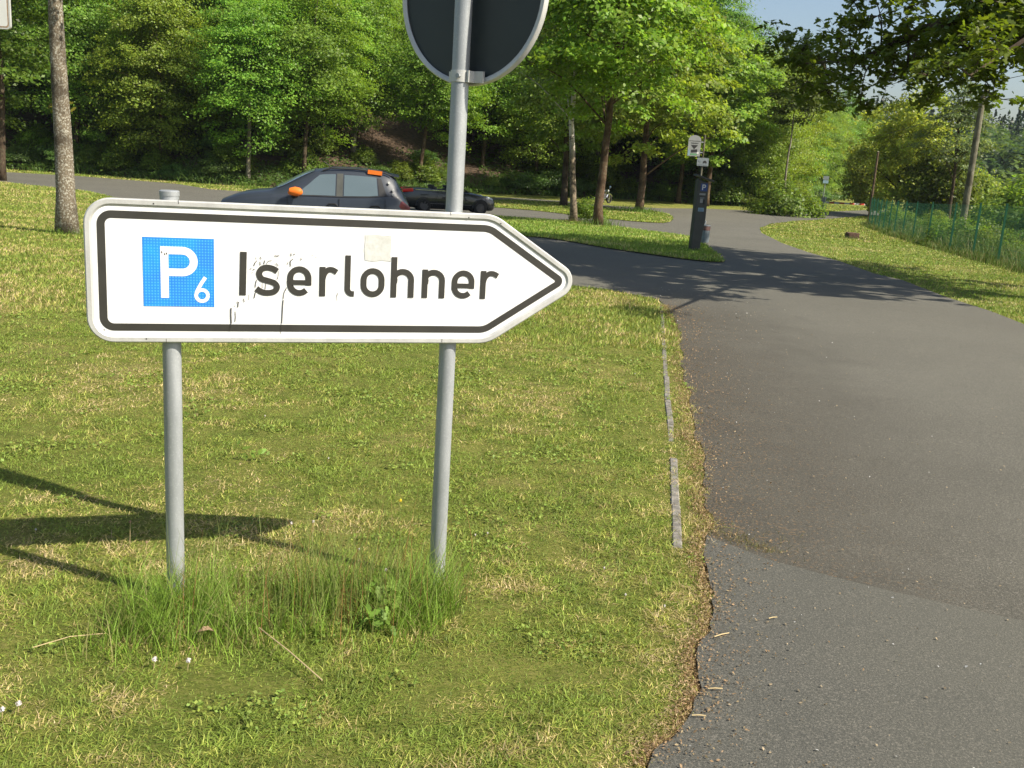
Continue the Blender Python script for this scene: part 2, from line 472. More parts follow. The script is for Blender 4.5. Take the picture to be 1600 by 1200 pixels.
ISL1 = pxpoly([(770, 366), (800, 369), (850, 372.5), (900, 380), (950, 389), (1025, 400), (1085, 408), (1125, 411), (1131, 408), (1118, 396), (1107, 388), (1095, 376), (1077, 371), (1025, 364), (955, 354.5), (892, 347), (800, 340.5), (740, 338), (700, 346), (720, 358)], 2)
ISL2 = pxpoly([(771, 324.5), (830, 329), (892, 336), (925, 340), (985, 346), (1037, 349), (1050, 345), (1051, 340), (1040, 334), (1010, 329.5), (960, 327), (900, 319), (850, 315.5), (800, 313), (771, 314)], 2)
ISL3 = pxpoly([(286, 289.5), (320, 297), (345, 300), (440, 306), (620, 314), (620, 310), (520, 307), (420, 303), (340, 298)], 1)
sheet('grass_verge', ISL1, .03, M['lawn'])
sheet('grass_verge', ISL2, .03, M['lawn'])
NOGRASS = ASPH

# wooded hillside behind the far road
EDGE = [(-140, 52), (-60, 57)] + [tuple(at(*p)[:2]) for p in ((0, 264), (170, 275), (345, 289), (480, 295), (620, 300), (760, 302), (880, 307), (1000, 312), (1100, 319), (1180, 324), (1252, 328))] + [(28.5, 103), (34, 118), (44, 140), (62, 172), (90, 215)]
E_ = np.array(EDGE)
def edist(x, y):
    x = np.atleast_1d(np.asarray(x, float)); y = np.atleast_1d(np.asarray(y, float))
    best = np.full(x.shape, 1e9); sg = np.ones(x.shape)
    for a, b in zip(E_[:-1], E_[1:]):
        d = b - a; L = d @ d
        t = np.clip(((x - a[0]) * d[0] + (y - a[1]) * d[1]) / L, 0, 1)
        qx = a[0] + t * d[0]; qy = a[1] + t * d[1]
        dd = np.hypot(x - qx, y - qy)
        s_ = np.sign(d[0] * (y - a[1]) - d[1] * (x - a[0]))
        m = dd < best - 1e-9
        best = np.where(m, dd, best); sg = np.where(m, s_, sg)
    return best * sg
def hill(x, y):
    d = edist(x, y)
    fade = np.clip((34 - np.atleast_1d(x)) / 26, .12, 1)
    h = (np.clip(d, 0, 4) * .42 + np.clip(d - 4, 0, 60) * .40) * fade
    return np.where(d > 0, h + .05 * np.sin(np.atleast_1d(x) * 1.1) * np.clip(d, 0, 1), -.4)
def ground_z(x, y):
    z = G(np.atleast_1d(y)) + np.maximum(hill(x, y), 0)
    return float(z[0]) if np.isscalar(x) or np.ndim(x) == 0 else z

gx = np.arange(-110, 76, 1.5); gy = np.arange(50, 190, 1.5)
X, Y = np.meshgrid(gx, gy); hz = hill(X.ravel(), Y.ravel())
Z = G(Y.ravel()) + hz + vnoise(X.ravel(), Y.ravel(), 3, 5) * .25 * (hz > .5)
nx = len(gx)
ok = hz.reshape(X.shape)
Fc = [(j * nx + i, j * nx + i + 1, (j + 1) * nx + i + 1, (j + 1) * nx + i) for j in range(len(gy) - 1) for i in range(nx - 1) if ok[j:j + 2, i:i + 2].max() > 0]
tag(link('hillside', fmesh('hillside', np.c_[X.ravel(), Y.ravel(), Z], Fc, smooth=True), M['litter']), kind='structure')

# far hill on the right
def far_z(x, y):
    D = np.hypot(x, y)
    t = np.clip((D - 165) / 190, 0, 1); t = t * t * (3 - 2 * t)
    return -1.85 + 12.5 * t + 2.0 * t * np.sin(x * .013 + 1.0)
gx = np.arange(-60, 620, 14.0); gy = np.arange(172, 720, 14.0)
X, Y = np.meshgrid(gx, gy); nx = len(gx)
Fc = [(j * nx + i, j * nx + i + 1, (j + 1) * nx + i + 1, (j + 1) * nx + i) for j in range(len(gy) - 1) for i in range(nx - 1)]
M['meadow'] = simple('rough_meadow', (.09, .13, .035), .95, var=.35, scale=.12)
tag(link('hill', fmesh('hill', np.c_[X.ravel(), Y.ravel(), far_z(X.ravel(), Y.ravel())], Fc, smooth=True), M['meadow']), kind='structure')

# ------------------------------------------------------------------ foliage
def leaves(P, N, size, col, r, aspect=.6, fold=.25, shape='quad'):
    """leaf polygons at points P, facing about N"""
    n = len(P)
    N = N / np.linalg.norm(N, axis=1, keepdims=True)
    a = r.normal(size=(n, 3)); a -= N * (a * N).sum(1, keepdims=True); a /= np.linalg.norm(a, axis=1, keepdims=True)
    b = np.cross(N, a)
    s = (size * (.65 + .7 * r.random(n)))[:, None]
    if shape == 'quad':
        V = np.stack([P + a * s, P + b * s * aspect + N * s * fold, P - a * s, P - b * s * aspect + N * s * fold * .5], 1)
        return V.reshape(-1, 3), 4, np.repeat(col, 4, 0)
    prof = [(1.0, 0), (.72, .34), (.48, .22), (.15, .56), (-.1, .30), (-.5, .42), (-1, .05), (-1, -.05), (-.5, -.42), (-.1, -.30), (.15, -.56), (.48, -.22), (.72, -.34)]
    V = np.stack([P + a * s * x + b * s * y * 1.05 + N * s * abs(y) * fold for x, y in prof], 1)
    return V.reshape(-1, 3), len(prof), np.repeat(col, len(prof), 0)

def jitter_col(base, n, r, dv=.25, dh=.12, cl=None):
    c = np.tile(np.array(base), (n, 1))
    v = 1 + (r.random(n) - .5) * 2 * dv
    if cl is not None: v = v * cl
    c *= v[:, None]
    c[:, 0] *= 1 + (r.random(n) - .4) * dh * 2
    return c

def crown_mesh(name, seed, H, R, zb, ncl, lpc, ls, flat=.22, cr=.9, base=(.085, .15, .02), shape='egg', dens=.55, droop=0.0, nsig=.6):
    r = np.random.default_rng(seed)
    C = []
    lob = r.normal(size=(9, 3)); lob /= np.linalg.norm(lob, axis=1, keepdims=True)
    while len(C) < ncl:
        v = r.normal(size=3); v /= np.linalg.norm(v)
        k = .78 + .42 * max(0, (lob @ v).max() - .55) / .45
        rad = r.random() ** (1 / 2.2) * k
        if rad < dens * r.random(): continue
        zc = (H + zb) / 2; hh = (H - zb) / 2
        p = np.array([v[0] * R * rad, v[1] * R * rad, zc + v[2] * hh * rad])
        t = (p[2] - zb) / (H - zb)
        if shape == 'egg': f = 1.12 - .75 * max(0, t - .35) ** 1.2
        elif shape == 'cone': f = 1.35 * (1 - t) + .12
        else: f = 1.0
        p[0] *= f; p[1] *= f
        C.append(p)
    C = np.array(C)
    per = np.repeat(np.arange(ncl), lpc)
    cs = cr * (.6 + .8 * r.random(ncl))
    L = r.normal(size=(ncl * lpc, 3)) * .55
    out = C.copy(); out[:, 2] = 0; rl = np.linalg.norm(out, axis=1, keepdims=True) + .3; out = out / rl
    sl = -(.12 + droop + .2 * r.random(ncl))
    off = np.c_[L[:, 0] * cs[per], L[:, 1] * cs[per], L[:, 2] * cs[per] * flat]
    off[:, 2] += sl[per] * (off[:, 0] * out[per, 0] + off[:, 1] * out[per, 1])
    P = C[per] + off
    N = np.c_[out[per, 0] * .8, out[per, 1] * .8, np.ones(len(P))] + r.normal(size=P.shape) * nsig
    clv = .72 + .56 * r.random(ncl)
    col = jitter_col(base, len(P), r, .28, .14, clv[per])
    V, k, cc = leaves(P, N, np.full(len(P), ls), col, r)
    me = npmesh(name, V, k, cc)
    me.materials.append(M['leaf'])
    return me, C

def trunk_mesh(name, seed, H, r_b, C, m, bend=.25, limbs=14, zl=2.0, lean=(0, 0)):
    r = np.random.default_rng(seed); mb = MB()
    z = np.linspace(-.3, H * .93, 12)
    bx = np.cumsum(r.normal(size=12)) * bend * .12; by = np.cumsum(r.normal(size=12)) * bend * .12
    bx -= bx[0]; by -= by[0]
    bx = bx + lean[0] * np.maximum(z, 0); by = by + lean[1] * np.maximum(z, 0)
    pts = list(zip(bx, by, z))
    rad = [max(.02, r_b * (1.0 - .9 * t / H) * (1.35 if t < 0 else (1.12 if t < .6 else 1))) for t in z]
    mb.tube(pts, rad, 12)
    if len(C):
        idx = r.choice(len(C), min(limbs, len(C)), replace=False)
        for i in idx:
            c = C[i]; hd = math.hypot(c[0], c[1]); zs = max(zl, c[2] - hd * .55 - .3)
            if zs > H * .85: continue
            px_ = np.interp(zs, z, bx); py_ = np.interp(zs, z, by); rr = np.interp(zs, z, rad)
            a = np.array([px_, py_, zs]); mid = (a + c) / 2 + np.array([0, 0, .15 * hd])
            q = catmull([a, mid + r.normal(size=3) * .15, c], 3)
            mb.tube(q, list(np.linspace(rr * .32, .012, len(q))), 6, False)
    me = fmesh(name, mb.V, mb.F, smooth=True); me.materials.append(m)
    return me

FOREST_COL = (.090, .155, .018)
protos = []
for k in range(7):
    H = [15, 14, 16.5, 13, 15.5, 12, 17][k]; R = [3.9, 3.4, 4.2, 3.6, 3.3, 3.5, 4.0][k]
    base = [(.155, .285, .040), (.19, .30, .045), (.125, .24, .040), (.215, .32, .045), (.135, .255, .05), (.175, .29, .035), (.11, .215, .04)][k]
    me, C = crown_mesh('crown', 20 + k, H, R, [.3, .8, 1.0, .2, 1.2, .2, 1.8][k], 360, 125, .088, .36, .85, base, dens=.35)
    tm = trunk_mesh('trunk', 50 + k, H, [.2, .17, .24, .15, .18, .13, .22][k], C, M[['bark', 'bark_pale', 'bark', 'bark_warm', 'bark', 'bark_pale', 'bark'][k]], .5)
    protos.append((me, tm, H))

def tree(name, x, y, crown, trunk, rz, sc, label, cat='tree', group=None, z=None):
    t = empty(name, (x, y, (ground_z(x, y) if z is None else z) - .05), rz, label, cat, group)
    t.scale = (sc, sc, sc * (1 + .1 * (random.random() - .5)))
    if trunk is not None: link('trunk', trunk, None, t)
    if crown is not None: link('crown', crown, None, t)
    return t

# forest in rows back from the edge line
seg = np.cumsum([0] + [np.hypot(*(E_[i + 1] - E_[i])) for i in range(len(E_) - 1)])
def along(s):
    x = np.interp(s, seg, E_[:, 0]); y = np.interp(s, seg, E_[:, 1])
    x2 = np.interp(s + .5, seg, E_[:, 0]); y2 = np.interp(s + .5, seg, E_[:, 1])
    t = np.array([x2 - x, y2 - y]); t /= np.linalg.norm(t) + 1e-9
    return np.array([x, y]), np.array([-t[1], t[0]])
s0 = seg[2] - 16
count = 0
for row, (d0, step) in enumerate(((3.6, 5.6), (9.0, 5.2), (15, 5.4), (22, 6.0), (30, 7))):
    s_ = s0 + row * 1.7
    while s_ < seg[-1] - 4:
        p, n = along(s_)
        dd = d0 + (random.random() - .5) * 2.6
        q = p + n * dd
        s_ += step * (.8 + .45 * random.random())
        pxx = 800 + F_PX * q[0] / q[1]
        if pxx < -260 or q[1] > 215: continue
        if q[0] > 24 and row > 2: continue
        if pxx > 1325: continue
        if row == 0 and 300 < pxx < 800:      # the bank is open here: only slim young trunks stand in front
            continue
        k = random.randrange(7)
        sc = (.86 + .3 * random.random())
        if q[0] > 12: sc *= .98
        if q[0] > 27: sc *= .86
        if row == 0 and k in (2, 6): k = 3
        zone = ['at the left edge of the photo', 'left of the blue grey car', 'above the blue grey car', 'behind the tall grey post', 'right behind the birch', 'behind the ticket machine', 'near the barrier on the right'][int(np.searchsorted([90, 345, 640, 850, 1010, 1180], pxx))]
        kind = ['leafy tree at the edge of the wood', 'leafy tree in the second row of the wood', 'leafy tree standing up the wooded hillside', 'leafy tree high on the wooded hillside', 'leafy tree near the top of the wooded hillside'][row].replace(' behind the far road', '') + ' ' + zone
        tree('broadleaf_tree', q[0], q[1], protos[k][0], protos[k][1], random.random() * 6.28, sc, kind, 'tree', 'trees of the wood behind the road')
        count += 1

# slim trunks on the open bank behind the cars, crowns starting high
cr_hi = []
for k in range(3):
    me, C = crown_mesh('crown', 80 + k, 13, 3.5, 2.5 + .3 * k, 270, 125, .088, .36, .85, [(.185, .31, .04), (.165, .29, .035), (.20, .325, .04)][k], dens=.35)
    cr_hi.append((me, C))
slim = [((395, 288), .15, 'bark_pale', (.02, 0), 'slim pale trunk leaning right behind the front of the blue grey car'),
        ((487, 292), .17, 'bark', (.07, 0), 'dark leaning trunk behind the roof of the blue grey car'),
        ((520, 289), .13, 'bark', (.0, 0), 'thin dark trunk between the pale trunk and the leaning one on the bank'),
        ((566, 290), .19, 'bark_pale', (.03, 0), 'grey trunk rising behind the orange roof mark of the car'),
        ((676, 297), .17, 'bark_warm', (.11, .02), 'reddish brown trunk leaning right, just left of the tall grey pole'),
        ((764, 296), .18, 'bark', (.0, 0), 'dark straight trunk on the bank right of the tall grey pole')]
for i, ((px, py), rb, bm_, ln, lab) in enumerate(slim):
    p = at(px, py + 4)
    d = along(float(np.interp(p[0], E_[2:13, 0], seg[2:13])))
    q = p[:2] + d[1] * 1.6
    me, C = cr_hi[i % 3]
    CC = C.copy(); CC[:, 0] += ln[0] * CC[:, 2]; CC[:, 1] += ln[1] * CC[:, 2]
    t = empty('slim_tree', (q[0], q[1], ground_z(q[0], q[1]) - .05), 0, lab, 'tree', 'slim trunks on the bank behind the cars')
    link('trunk', trunk_mesh('trunk', 90 + i, 13, rb, CC, M[bm_], .35, 12, 3.4, ln), None, t)
    c = link('crown', me, None, t); c.location = (ln[0] * 8, ln[1] * 8, 0)

# trees standing on the grass islands and by the parking area
def own_tree(name, px, py, H, R, zb, rb, bark, seed, lab, cat='tree', ncl=190, lpc=110, ls=.10, base=(.13, .20, .02), lean=(0, 0), bend=.35, shape='egg', flat=.35, cr=.75, limbs=16, zl=2.2, loc=None, droop=0.0, group=None, dens=.55):
    p = np.array(at(px, py)) if loc is None else np.array([loc[0], loc[1], float(G(loc[1]))])
    me, C = crown_mesh('crown', seed, H, R, zb, ncl, lpc, ls, flat, cr, base, shape, dens, droop, 1.1 if shape == 'round' else .6)
    t = empty(name, (p[0], p[1], p[2]), 0, lab, cat, group)
    CC = C.copy(); CC[:, 0] += lean[0] * CC[:, 2]
    link('trunk', trunk_mesh('trunk', seed + 1, H, rb, CC, M[bark], bend, limbs, zl, lean), None, t)
    c = link('crown', me, None, t); c.location.x = lean[0] * (H * .6)
    return t
own_tree('birch_tree', 897, 348, 13, 2.7, 4.9, .155, 'birch', 201, 'birch with white upper bark leaning slightly left on the grass island', 'tree', 170, 120, .075, (0.204, 0.27, 0.072), (-.055, 0), .5, flat=.9, cr=.7, droop=.1)
own_tree('lime_tree', 935, 354, 13, 3.7, 4.3, .19, 'bark_warm', 211, 'dark brown trunk with forked limbs, right of the birch on the island', 'tree', 230, 110, .105, (0.19, 0.29, 0.035), (.005, 0), .45)
own_tree('lime_tree', 998, 331, 14, 5.0, 3.4, .26, 'bark_warm', 221, 'bright green tree whose lit trunk stands in a grass tuft', 'tree', 260, 110, .14, (0.21, 0.305, 0.04), (0, 0), .3)
own_tree('lime_tree', 880, 322, 13, 3.8, 3.9, .24, 'bark', 231, 'grey trunk standing on the far verge behind the birch', 'tree', 200, 100, .13, (0.192, 0.288, 0.036))
own_tree('pale_trunk_tree', 941, 316, 12, 3.2, 4.4, .14, 'bark_pale', 241, 'thin pale trunk just right of the dark brown one, beside the motorcycle', 'tree', 140, 100, .13, (.15, .19, .03))
own_tree('lime_tree', 1103, 322, 14, 5.2, 3.3, .22, 'bark_warm', 251, 'bright green tree behind the parking ticket machine', 'tree', 260, 110, .145, (0.205, 0.31, 0.04))
own_tree('lime_tree', 1060, 318, 15, 4.6, 4.6, .2, 'bark', 255, 'tall green tree between the motorcycle and the bus stop sign', 'tree', 240, 100, .15, (0.18, 0.28, 0.04))
own_tree('roadside_tree', 105, 365, 12, 3.6, 6.3, .19, 'bark_lichen', 261, 'near trunk spotted with pale lichen on the left lawn', 'tree', 150, 110, .07, (.11, .18, .02), (-.012, 0), .22, zl=5.6)
own_tree('forest_tree', 0, 0, 15, 4.2, 3.8, .2, 'bark', 271, 'dark trunk at the left edge of the photo below the white sign corner', 'tree', 180, 100, .11, (.09, .15, .02), (.02, 0), loc=tuple(at(2, 280, 52)[:2]), zl=3.5)
# trees along the valley road on the right
pl = lambda px, d: tuple(at(px, 330, d)[:2])
own_tree('bushy_tree', 0, 0, 10.6, 3.7, .3, .2, 'bark', 301, 'round bright tree behind the left end of the green fence', 'tree', 190, 120, .13, (0.34, 0.43, 0.075), loc=pl(1402, 82), flat=.5, cr=.8, shape='round', dens=.3)
own_tree('larch_tree', 0, 0, 11.4, 2.7, 3.6, .15, 'bark', 321, 'thin feathery blue green larch left of the utility pole', 'tree', 80, 90, .10, (0.168, 0.24, 0.096), loc=pl(1482, 76), flat=.25, cr=.75, shape='cone', limbs=44, zl=1.0, dens=.2)
own_tree('bushy_tree', 0, 0, 5.0, 2.2, .1, .14, 'bark', 331, 'low dark tree between the larch and the round bright tree', 'tree', 130, 110, .14, (0.156, 0.228, 0.042), loc=pl(1462, 79), flat=.5, cr=.75, shape='round', dens=.3)
own_tree('bushy_tree', 0, 0, 4.2, 2.4, .1, .14, 'bark', 341, 'low bushy tree right of the larch behind the fence', 'tree', 110, 110, .14, (0.228, 0.3, 0.066), loc=pl(1508, 84), flat=.5, cr=.75, shape='round', dens=.3)
own_tree('bushy_tree', 0, 0, 6.5, 2.6, .3, .16, 'bark', 351, 'yellow green tree beyond the barrier, left of the round tree', 'tree', 150, 110, .15, (0.276, 0.348, 0.06), loc=pl(1352, 112), flat=.5, cr=.8, shape='round', dens=.3)
own_tree('dead_stem_tree', 1219, 322, 11, 2.6, 7.0, .11, 'bark_pale', 361, 'bare pale stem standing out of the wood edge left of the sky gap', 'tree', 60, 80, .13, (.09, .14, .02), (0, 0), .3, loc=tuple(at(1221, 322, 82)[:2]))
own_tree('pine_tree', 0, 0, 17.5, 2.3, 9, .2, 'bark', 371, 'dark pine top rising above the wood against the sky', 'tree', 70, 130, .12, (.045, .075, .03), loc=tuple(at(1232, 322, 112)[:2]), flat=.5, cr=.7, shape='cone', limbs=24, zl=7)

# bushes along the wood edge
def bush_mesh(name, seed, R, H, ncl, lpc, ls, base):
    r = np.random.default_rng(seed)
    th = r.random(ncl) * 6.28; rr = np.sqrt(r.random(ncl)) * R; z = (.12 + .88 * r.random(ncl)) * H * np.sqrt(np.clip(1 - (rr / R) ** 2, .05, 1))
    C = np.c_[rr * np.cos(th), rr * np.sin(th), z]
    per = np.repeat(np.arange(ncl), lpc)
    P = C[per] + r.normal(size=(ncl * lpc, 3)) * [.2, .2, .12]
    P[:, 2] = np.maximum(P[:, 2], .03)
    N = np.c_[C[per, 0] * .6, C[per, 1] * .6, np.ones(len(P))] + r.normal(size=P.shape) * .5
    col = jitter_col(base, len(P), r, .3, .15, (.7 + .6 * r.random(ncl))[per])
    V, k, cc = leaves(P, N, np.full(len(P), ls), col, r)
    me = npmesh(name, V, k, cc); me.materials.append(M['leaf']); return me
BUSH = [bush_mesh('foliage', 400 + i, [1.7, 1.4, 2.0, 1.2][i], [1.5, 1.9, 1.3, .8][i], 90, 60, .075, [(.13, .21, .03), (.15, .23, .03), (.10, .185, .04), (.18, .25, .045)][i]) for i in range(4)]
TWIG = []
for i in range(4):
    mb = MB(); r = random.Random(i)
    for k in range(9):
        a = r.random() * 6.28; d = .3 + r.random() * .9
        mb.tube([(0, 0, -.1), (math.cos(a) * d * .4, math.sin(a) * d * .4, .5), (math.cos(a) * d, math.sin(a) * d, .7 + r.random() * .5)], [.018, .012, .005], 5, False)
    me = fmesh('stems', mb.V, mb.F); me.materials.append(M['bark']); TWIG.append(me)
def bush(x, y, k, sc, label, group, z=None, name='shrub', cat='shrub'):
    b = empty(name, (x, y, ground_z(x, y) if z is None else z), random.random() * 6.28, label, cat, group)
    b.scale = (sc, sc, sc)
    link('foliage', BUSH[k], None, b); link('stems', TWIG[k], None, b)
    return b
s_ = s0
while s_ < seg[-1] - 4:
    p, n = along(s_); s_ += 1.9 + 1.4 * random.random()
    for j in range(2):
        q = p + n * (.9 + j * 3.0 + random.random() * 1.6)
        pxx = 800 + F_PX * q[0] / q[1]
        if pxx < -200 or q[1] > 170: continue
        if 380 < pxx < 800 and random.random() < .3: continue
        bush(q[0], q[1], random.randrange(4), .5 + .6 * random.random() if pxx < 900 else .75 + .6 * random.random(), ('front' if j == 0 else 'rear') + ' shrub at the foot of the wood ' + ['at the left edge of the photo', 'left of the blue grey car', 'above the blue grey car', 'behind the black convertible', 'right behind the birch', 'behind the ticket machine', 'near the barrier on the right'][int(np.searchsorted([90, 345, 620, 800, 1010, 1180], pxx))], 'undergrowth shrubs along the wood')
# shrub beside the birch, weeds behind the fence
for (px, py, k, sc, lab) in ((918, 346, 1, .55, 'light green shrub between the birch and the dark brown trunk'), (1225, 336, 0, 1.5, 'dense shrub at the edge of the wood where the road bends right')):
    p = at(px, py); bush(p[0], p[1], k, sc, lab, None, p[2])
FENCE_PX = [(1363, 352.0), (1369, 0), (1376, 0), (1385, 0), (1395, 0), (1409, 0), (1424, 0), (1447, 0), (1482, 0), (1517, 0), (1556, 0), (1612, 0), (1690, 0), (1800, 0)]
fa = np.array(at(1357, 353)[:2]); fb = np.array(at(1556, 412)[:2])
def on_fence(px):
    # post foot on the fence line that is seen at this column
    lo, hi = -.3, 1.8
    for i in range(50):
        m = (lo + hi) / 2; q = fa + (fb - fa) * m
        v = np.array([q[0], q[1], float(G(q[1]))]) - CAM
        if 800 + F_PX * (v @ RT) / (v @ FW) < px: lo = m
        else: hi = m
    return fa + (fb - fa) * lo
fdir = (fb - fa) / np.linalg.norm(fb - fa); fn = np.array([-fdir[1], fdir[0]])
if fn[0] < 0: fn = -fn
for i in range(125):
    t = random.random() * 1.9 - .15; d = 1.1 + random.random() ** 1.6 * 16
    q = fa + (fb - fa) * t + fn * d
    if q[1] < 16 or q[0] / q[1] > .66: continue
    bush(q[0], q[1], random.choice((0, 2, 3, 1)), .42 + .35 * random.random() + d * .012, 'bramble bush ' + ('close behind' if d < 3 else ('some way behind' if d < 9 else 'far behind')) + (' the left end' if q[1] > 45 else (' the middle' if q[1] > 30 else ' the right end')) + ' of the green fence', 'bramble bushes behind the fence', name='bramble_bush', cat='bush')

for i in range(46):
    t = random.random() * 1.6 - .1; d = 12 + random.random() * 34
    q = fa + (fb - fa) * t + fn * d
    if q[1] < 24 or q[0] / q[1] > .72: continue
    bush(q[0], q[1], random.choice((0, 2, 3, 1)), 1.0 + .9 * random.random(), 'large shrub in the rough field ' + ('behind the left end' if q[1] > 50 else 'behind the right end') + ' of the green fence', 'large shrubs in the rough field')
for i in range(26):
    q = at(1500 + 230 * random.random(), 330, 55 + 95 * (i / 26))[:2]
    bush(q[0], q[1], random.choice((0, 2, 3, 1)), 1.3 + 1.1 * random.random(), 'large shrub in the rough field behind the right end of the green fence', 'large shrubs in the rough field')
# far wood on the hill: reads as one mass
def far_wood():
    r = np.random.default_rng(500)
    Vs = []; Cs = []
    n = 0
    while n < 1500:
        D = 150 + 330 * r.random() ** .8; az = .22 + .62 * r.random()
        x = D * math.sin(az); y = D * math.cos(az)
        if D < 185 and az < .35: continue
        z = float(far_z(x, y)) if y > 172 else -1.8
        dark = vnoise([x], [y], 45, 9)[0] + (D - 200) / 260
        con = r.random() < np.clip(dark - .25, 0, .92)
        h = (9 + 5 * r.random()) if con else (5 + 5 * r.random())
        if D < 230: h *= .65
        R = h * (.2 if con else .42)
        m = 95
        u = r.normal(size=(m, 3)); u /= np.linalg.norm(u, axis=1, keepdims=True); u[:, 2] = np.abs(u[:, 2]) * (1 if r.random() < .5 else 1)
        t = r.random(m)
        if con:
            rr = R * (1 - t) * (.6 + .5 * r.random(m)); a = r.random(m) * 6.28
            P = np.c_[x + rr * np.cos(a), y + rr * np.sin(a), z + h * (.1 + .9 * t)]
            N = np.c_[np.cos(a), np.sin(a), np.full(m, .8)]
            base = np.array([.022, .045, .022]) * (.8 + .5 * r.random())
            ls = .42
        else:
            q = u * (.7 + .4 * r.random((m, 1)))
            P = np.c_[x + q[:, 0] * R, y + q[:, 1] * R, z + h * .45 + (q[:, 2] - .3) * h * .55]
            N = u + [0, 0, .6]
            base = np.array([[.07, .12, .025], [.10, .15, .03], [.05, .095, .03]][r.integers(3)]) * (.8 + .4 * r.random())
            ls = .55
        N = N + r.normal(size=N.shape) * .35
        col = jitter_col(base, m, r, .2, .1)
        V, k, cc = leaves(P, N, np.full(m, ls), col, r, aspect=.8)
        Vs.append(V); Cs.append(cc); n += 1
    me = npmesh('distant_wood', np.concatenate(Vs), 4, np.concatenate(Cs)); me.materials.append(M['leaf'])
    return tag(link('distant_wood', me), 'mixed conifer and broadleaf wood covering the far hillside at right', 'wood', kind='stuff')
far_wood()

